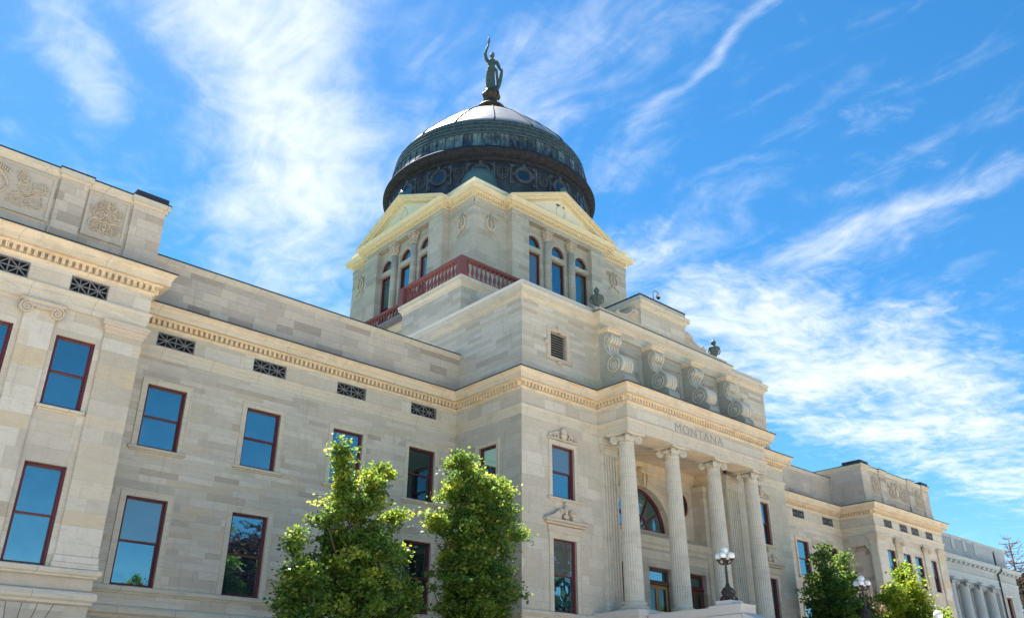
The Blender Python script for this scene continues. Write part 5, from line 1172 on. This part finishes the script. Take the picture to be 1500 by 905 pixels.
# ================================================================ grey annex on the right
AN = thing('annex_building', 'blue-grey stone annex with recessed fluted columns beyond the right pavilion', 'building', (76, 28, -1.7))
YX = 28.0; X0, X1 = 68.72, 83.45
b = MB(tf_y(YX)); OP = (69.75, 79.05, 2.0, 9.95)
wallh(b, X0, X1, -1.7, 11.5, [OP, (80.35, 81.55, 6.6, 9.4)], .9)
b.tf = tf_x(X1); wallh(b, YX, 44, -1.7, 11.5); b.tf = tf_y(YX+.9); wallh(b, OP[0], OP[1], 2, 9.95, [])
b.tf = tf_y(YX+.35); wallh(b, X0, X1-.3, 11.8, 13.45, [])
b.tf = tf_x(X1-.3); wallh(b, YX+.35, 44, 11.8, 13.45); b.build('wall', 'annex', AN)
b = MB(); pth = [(X0, YX), (X1, YX), (X1, 44)]
sweep(b, pth, [(0, 10.05), (.04, 10.07), (.04, 10.45), (.09, 10.5), (.09, 10.56), (0, 10.58)]); sweep(b, pth, [(0, 11.1), (.06, 11.15), (.10, 11.28), (.38, 11.32), (.38, 11.46), (.46, 11.58), (.46, 11.66), (-.4, 11.75)])
b.build('cornice', 'annext', AN)
b = MB(); dentils(b, pth, .1, .34, 11.12, 11.27, .85, .4); b.build('modillions', 'annext', AN)
b = MB(); sweep(b, [(X0, YX+.35), (X1-.3, YX+.35), (X1-.3, 44)], [(0, 13.3), (.08, 13.36), (.10, 13.5), (-.4, 13.56)]); sweep(b, [(X0, YX+.35), (X1-.3, YX+.35)], [(0, 12.3), (.05, 12.32), (.05, 12.36), (0, 12.38)])
b.tf = tf_y(YX+.35)
for k in range(4): b.bbox(70.1+2.15*k, 70.65+2.15*k, 0, .09, 12.4, 13.3, .02)
b.tf = IDT; b.build('parapet_trim', 'annext', AN)
b = MB(tf_y(YX+.35))
for k in range(3):
    u = 70.65+2.15*k
    for j in range(8): b.box(u+.12+j*.175, u+.21+j*.175, -.0, .05, 12.5, 13.2)
b.build('parapet_balusters', 'annext', AN)
for k in range(4): column(AN, 70.45+2.52*k, YX+.32, 2.0, 9.94, .42, .36, 'annext', 20)
for k in range(3): b = MB(tf_y(YX+.88)); b.box(71.2+2.52*k, 72.2+2.52*k, 0, .05, 3, 8.9); b.build('window', 'black', AN)
wd = window(AN, tf_y(YX), 80.35, 81.55, 6.6, 9.4, casing=.16, rev=.25, gl='glassd', sill=True)
MB().tube([(79.45, YX-.10, 13.0), (79.45, YX-.10, 11.7), (79.45, YX-.44, 11.6), (79.45, YX-.44, 11.3), (79.45, YX-.10, 11.1), (79.45, YX-.10, -1.6)], .07, 8).build('drainpipe', 'gutter', AN)
b = MB(); b.box(X0, X1-.3, YX+.6, 44, 12.6, 12.65); b.box(X0, X1, 43.9, 44, -1.7, 12.6); b.build('flat_roof', 'roofm', AN)

# ================================================================ trees
rng = np.random.default_rng(7)
def leaves(name, m, parent, centers, per, spread, size, up=.55, tone=None, origin=None, lean=0.):
    """one mesh of pointed leaf faces scattered round twig centres"""
    cn_ = np.asarray(centers); sz_ = rng.uniform(.45, 1.5, len(cn_)); sz_ /= sz_.mean(); cnt_ = np.maximum(4, (per*sz_).astype(int))
    C_ = np.repeat(cn_, cnt_, axis=0); N = len(C_); dirs = rng.normal(0, 1, (len(cn_), 3)); dirs[:, 2] *= .4; dirs /= np.linalg.norm(dirs, axis=1)[:, None]
    off = rng.normal(0, 1, (N, 3))*np.array([spread, spread, spread*.62])*np.repeat(sz_**.5, cnt_)[:, None]*.8+np.repeat(dirs, cnt_, axis=0)*rng.normal(0, spread*1.1, (N, 1)); P_ = C_+off
    nrm = rng.normal(0, 1, (N, 3)); nrm[:, 2] = np.abs(nrm[:, 2])+up; nrm /= np.linalg.norm(nrm, axis=1)[:, None]
    a = rng.normal(0, 1, (N, 3)); a[:, 2] -= .4; a -= nrm*(a*nrm).sum(1)[:, None]; a /= np.linalg.norm(a, axis=1)[:, None]; b = np.cross(nrm, a)
    s = size*rng.uniform(.6, 1.25, N)[:, None]
    # five points: stem, two shoulders, tip, slightly folded
    V = np.stack([P_-a*s*.5, P_-b*s*.48+nrm*s*.08, P_+a*s*.15-b*s*.34+nrm*s*.10, P_+a*s*.62, P_+a*s*.15+b*s*.34+nrm*s*.10, P_+b*s*.48+nrm*s*.08], 1).reshape(-1, 3)
    og = np.array(origin if origin is not None else WORLD.get(parent, (0, 0, 0)))
    me = bpy.data.meshes.new(name); me.vertices.add(N*6); me.vertices.foreach_set('co', (V-og).ravel())
    me.loops.add(N*6); me.loops.foreach_set('vertex_index', np.arange(N*6)); me.polygons.add(N)
    me.polygons.foreach_set('loop_start', np.arange(N)*6); me.polygons.foreach_set('loop_total', np.full(N, 6))
    ct = rng.random(len(centers)) if tone is None else np.asarray(tone)
    tn = np.clip(np.repeat(ct, cnt_)*.75+rng.random(N)*.35, 0, 1)
    at = me.attributes.new('tone', 'FLOAT', 'POINT'); at.data.foreach_set('value', np.repeat(tn, 6))
    me.update(); me.validate(); me.materials.append(M[m]); o = bpy.data.objects.new(name, me); COL.objects.link(o); o.parent = parent
    po = WORLD.get(parent, (0, 0, 0)); o.location = tuple(og-np.array(po)); return o
def blob_points(blobs, n, hollow=.35, seed=0):
    """twig centres: denser shell, hollows eaten out by a few random cavities, sprigs that stick out"""
    r_ = np.random.default_rng(seed); out = []; vol = np.array([b[3]*b[4]*b[5] for b in blobs])**.85; k = (vol/vol.sum()*n*1.45).astype(int)+4
    for b, kk in zip(blobs, k):
        v = r_.normal(0, 1, (kk, 3)); v /= np.linalg.norm(v, axis=1)[:, None]; rad = (hollow+(1-hollow)*r_.random(kk)**.6)*r_.uniform(.72, 1.10, kk)
        sp_ = r_.random(kk) < .10; rad[sp_] *= r_.uniform(1.1, 1.5, sp_.sum())
        out.append(np.array(b[:3])+v*rad[:, None]*np.array(b[3:6]))
    P_ = np.concatenate(out); keep = np.ones(len(P_), bool); cav = P_[r_.integers(0, len(P_), max(6, n//22))]
    for c_ in cav: keep &= np.linalg.norm((P_-c_)*np.array([1, .6, 1.2]), axis=1) > r_.uniform(.22, .42)
    return P_[keep]
def tree(name, label, base, blobs, n, per, m='leaf', spread=.20, size=.17, trunk_r=.14, seed=1, group='trees in front of the capitol', limbs=10, kinds='tree'):
    t = thing(name, label, kinds, base, group); pts = blob_points(blobs, n, .25, seed); rd = random.Random(seed)
    bx, by, bz = base; top = max(p[2] for p in pts); cxm = float(np.mean(pts[:, 0])); cym = float(np.mean(pts[:, 1]))
    hgt = top-bz; a = MB()
    spine = [(bx, by, bz-.1), (bx+.05, by, bz+hgt*.2), (bx*.6+cxm*.4, by*.6+cym*.4, bz+hgt*.45), (bx*.3+cxm*.7, by*.3+cym*.7, bz+hgt*.7), (cxm, cym, bz+hgt*.9)]
    a.tube(spine, [trunk_r*1.25, trunk_r, trunk_r*.75, trunk_r*.45, trunk_r*.15], 8)
    tr = a.build('trunk', 'bark', t); c = MB()
    sel = [pts[i] for i in rd.sample(range(len(pts)), min(len(pts), limbs*6))]
    for i, p in enumerate(sel):
        k = rd.uniform(.2, .8); q = k*4; j = min(3, int(q)); f_ = q-j; s0 = [spine[j][e]*(1-f_)+spine[j+1][e]*f_ for e in range(3)]
        if p[2] < s0[2]: s0[2] = max(bz+hgt*.15, p[2]-.6)
        mid = [(s0[e]+p[e])/2 for e in range(3)]; mid[2] -= .12*abs(p[0]-s0[0]); r_ = trunk_r*(.34 if i < limbs else .13)
        c.tube([s0, mid, list(p)], [r_, r_*.7, r_*.25], 5)
    c.build('branches', 'bark', tr)
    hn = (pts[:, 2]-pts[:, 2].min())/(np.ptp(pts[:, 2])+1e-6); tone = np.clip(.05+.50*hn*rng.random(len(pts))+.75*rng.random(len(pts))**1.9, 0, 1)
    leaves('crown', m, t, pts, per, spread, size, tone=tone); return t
def sc(blobs, k): return [tuple(q*k for q in b) for b in blobs]
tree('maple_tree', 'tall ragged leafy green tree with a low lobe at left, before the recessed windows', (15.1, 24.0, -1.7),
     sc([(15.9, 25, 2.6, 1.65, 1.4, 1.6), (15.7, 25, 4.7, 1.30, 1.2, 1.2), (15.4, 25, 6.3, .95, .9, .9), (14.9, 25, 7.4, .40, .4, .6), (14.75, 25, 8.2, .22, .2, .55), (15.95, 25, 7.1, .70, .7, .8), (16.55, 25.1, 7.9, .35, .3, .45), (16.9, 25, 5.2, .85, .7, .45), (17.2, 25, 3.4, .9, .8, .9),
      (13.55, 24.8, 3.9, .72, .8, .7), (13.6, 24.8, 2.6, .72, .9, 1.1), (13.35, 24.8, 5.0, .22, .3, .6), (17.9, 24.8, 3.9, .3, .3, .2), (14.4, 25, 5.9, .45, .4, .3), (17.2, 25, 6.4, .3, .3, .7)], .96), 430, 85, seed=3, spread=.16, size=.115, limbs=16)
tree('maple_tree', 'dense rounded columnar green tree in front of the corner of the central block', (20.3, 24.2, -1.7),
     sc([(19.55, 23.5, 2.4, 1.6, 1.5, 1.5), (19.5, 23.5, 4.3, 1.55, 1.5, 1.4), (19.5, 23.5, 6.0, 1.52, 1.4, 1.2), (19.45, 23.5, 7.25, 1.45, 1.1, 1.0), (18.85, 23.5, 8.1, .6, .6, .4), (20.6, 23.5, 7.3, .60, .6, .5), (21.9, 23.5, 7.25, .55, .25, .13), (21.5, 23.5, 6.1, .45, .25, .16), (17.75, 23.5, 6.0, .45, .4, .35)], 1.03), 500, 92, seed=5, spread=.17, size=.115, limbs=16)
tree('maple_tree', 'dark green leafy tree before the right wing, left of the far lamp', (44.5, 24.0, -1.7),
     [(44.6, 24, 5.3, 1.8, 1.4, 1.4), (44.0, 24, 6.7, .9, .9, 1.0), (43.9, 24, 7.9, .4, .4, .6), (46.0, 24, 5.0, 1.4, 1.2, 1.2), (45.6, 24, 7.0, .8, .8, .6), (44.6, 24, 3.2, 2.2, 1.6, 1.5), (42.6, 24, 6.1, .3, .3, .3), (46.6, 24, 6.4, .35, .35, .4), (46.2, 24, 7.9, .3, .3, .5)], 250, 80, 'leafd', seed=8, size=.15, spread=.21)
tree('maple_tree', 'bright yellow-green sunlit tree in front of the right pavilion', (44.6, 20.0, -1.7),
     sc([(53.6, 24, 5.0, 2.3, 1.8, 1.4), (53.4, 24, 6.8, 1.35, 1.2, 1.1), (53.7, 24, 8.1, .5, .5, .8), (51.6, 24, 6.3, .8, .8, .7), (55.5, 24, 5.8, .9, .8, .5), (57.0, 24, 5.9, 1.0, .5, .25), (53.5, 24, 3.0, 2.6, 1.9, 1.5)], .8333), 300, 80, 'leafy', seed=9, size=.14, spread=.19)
SH = thing('shrub', 'reddish brown twiggy shrub between the far lamp and the yellow-green tree', 'shrub', (47.6, 23.2, -1.7))
a = MB(); rd = random.Random(4)
for k in range(60):
    an = rd.uniform(0, 6.28); r_ = rd.uniform(.2, 1.5); h_ = rd.uniform(4.5, 7.0)
    a.tube([(47.6+.1*math.cos(an), 23.2+.1*math.sin(an), -1.7), (47.6+.4*r_*math.cos(an), 23.2+.4*r_*math.sin(an), 2), (47.8+r_*math.cos(an), 23.2+r_*math.sin(an), h_)], [.05, .035, .012], 5)
a.tube([(47.0, 23.2, 5.4), (48.0, 23.2, 6.2), (49.2, 23.2, 7.2)], [.06, .05, .02], 5); a.tube([(47.2, 23.2, 5.2), (48.3, 23.2, 5.7), (49.3, 23.2, 6.5)], [.05, .04, .02], 5)
a.build('twigs', 'deadwood', SH); leaves('foliage', 'leafr', SH, blob_points([(47.6, 23.2, 4.8, 1.3, 1.0, 1.0), (46.4, 23.4, 5.4, .8, .8, .9)], 160, .2, 3), 24, .16, .13)
# half-dead conifer far right
def conifer(name, label, x, y, z0, H, sp, dead, m='needle', seed=2, group=None):
    t = thing(name, label, 'tree', (x, y, z0), group); rd = random.Random(seed); a = MB()
    a.tube([(x, y, z0), (x+.15, y, z0+H*.5), (x-.1, y, z0+H*.8), (x, y, z0+H)], [.32, .22, .12, .03], 8); tr = a.build('trunk', 'deadwood' if dead else 'bark', t); c = MB(); cs = []
    for k in range(int(H*(14 if dead else 9))):
        f_ = rd.uniform(.12, .98); z = z0+H*f_; an = rd.uniform(0, 6.28); L = sp*(1.05-f_)**.75*rd.uniform(.6, 1.15)+.3; dp = rd.uniform(-.1, .25)*L
        p0 = (x, y, z); p1 = (x+L*.5*math.cos(an), y+L*.5*math.sin(an), z-dp*.4); p2 = (x+L*math.cos(an), y+L*math.sin(an), z+(rd.uniform(.05, .6)*L if dead else -.4*dp))
        c.tube([p0, p1, p2], [.055*(1.2-f_), .035, .012], 4)
        for q in range(3):
            s_ = rd.uniform(.3, .9); bx, by, bz = (x+L*s_*math.cos(an), y+L*s_*math.sin(an), z-dp*.4*s_); a2 = an+rd.choice((-1, 1))*rd.uniform(.5, 1.1); l2 = L*.3*rd.uniform(.5, 1)
            c.tube([(bx, by, bz), (bx+l2*math.cos(a2), by+l2*math.sin(a2), bz+rd.uniform(-.1, .9)*l2)], [.025, .008], 4)
        if not dead or (f_ < .80 and math.cos(an-.2) > -.35 and rd.random() < .75):
            for q in range(6): s_ = .3+.7*q/6; cs.append((x+L*s_*math.cos(an), y+L*s_*math.sin(an), z-dp*.4*s_))
    c.build('branches', 'deadwood' if dead else 'bark', tr)
    if cs: leaves('needles', m, t, cs, 16, .22, .26, up=.2)
    return t
conifer('spruce_tree', 'half-dead spruce with bare reddish top behind the grey annex', 100.5, 33.5, -1.7, 19.6, 4.6, True)
# trees of the lawn behind the viewer, which the window panes mirror
conifer('spruce_tree', 'tall spruce on the lawn, mirrored in the window beside the portico', 57.5, -6, -1.7, 20, 5.2, False, seed=5)
tree('plum_tree', 'purple-leaved tree on the lawn, mirrored in a lower window', (31, -6.0, -1.7), [(31.3, -6, 11.5, 2.6, 2.4, 2.8), (31, -6, 7, 2.3, 2.4, 2.0)], 420, 34, 'leafp', .4, .30, .25, 11, group='trees on the lawn')
tree('maple_tree', 'broad dark tree on the lawn, mirrored in the windows behind the columnar trees', (39.5, -6, -1.7), [(39.5, -6, 11, 3.2, 3.5, 5), (39.5, -6, 6, 3, 3.2, 2.5)], 600, 30, 'leafd', .4, .34, .3, 12, group='trees on the lawn')
tree('maple_tree', 'tallest dark tree on the lawn, mirrored in the window above the columnar tree', (48, -6, -1.7), [(48, -6, 19, 3.6, 3.5, 6), (48, -6, 11, 4, 3.2, 5)], 800, 30, 'leafd', .45, .38, .35, 13, group='trees on the lawn')
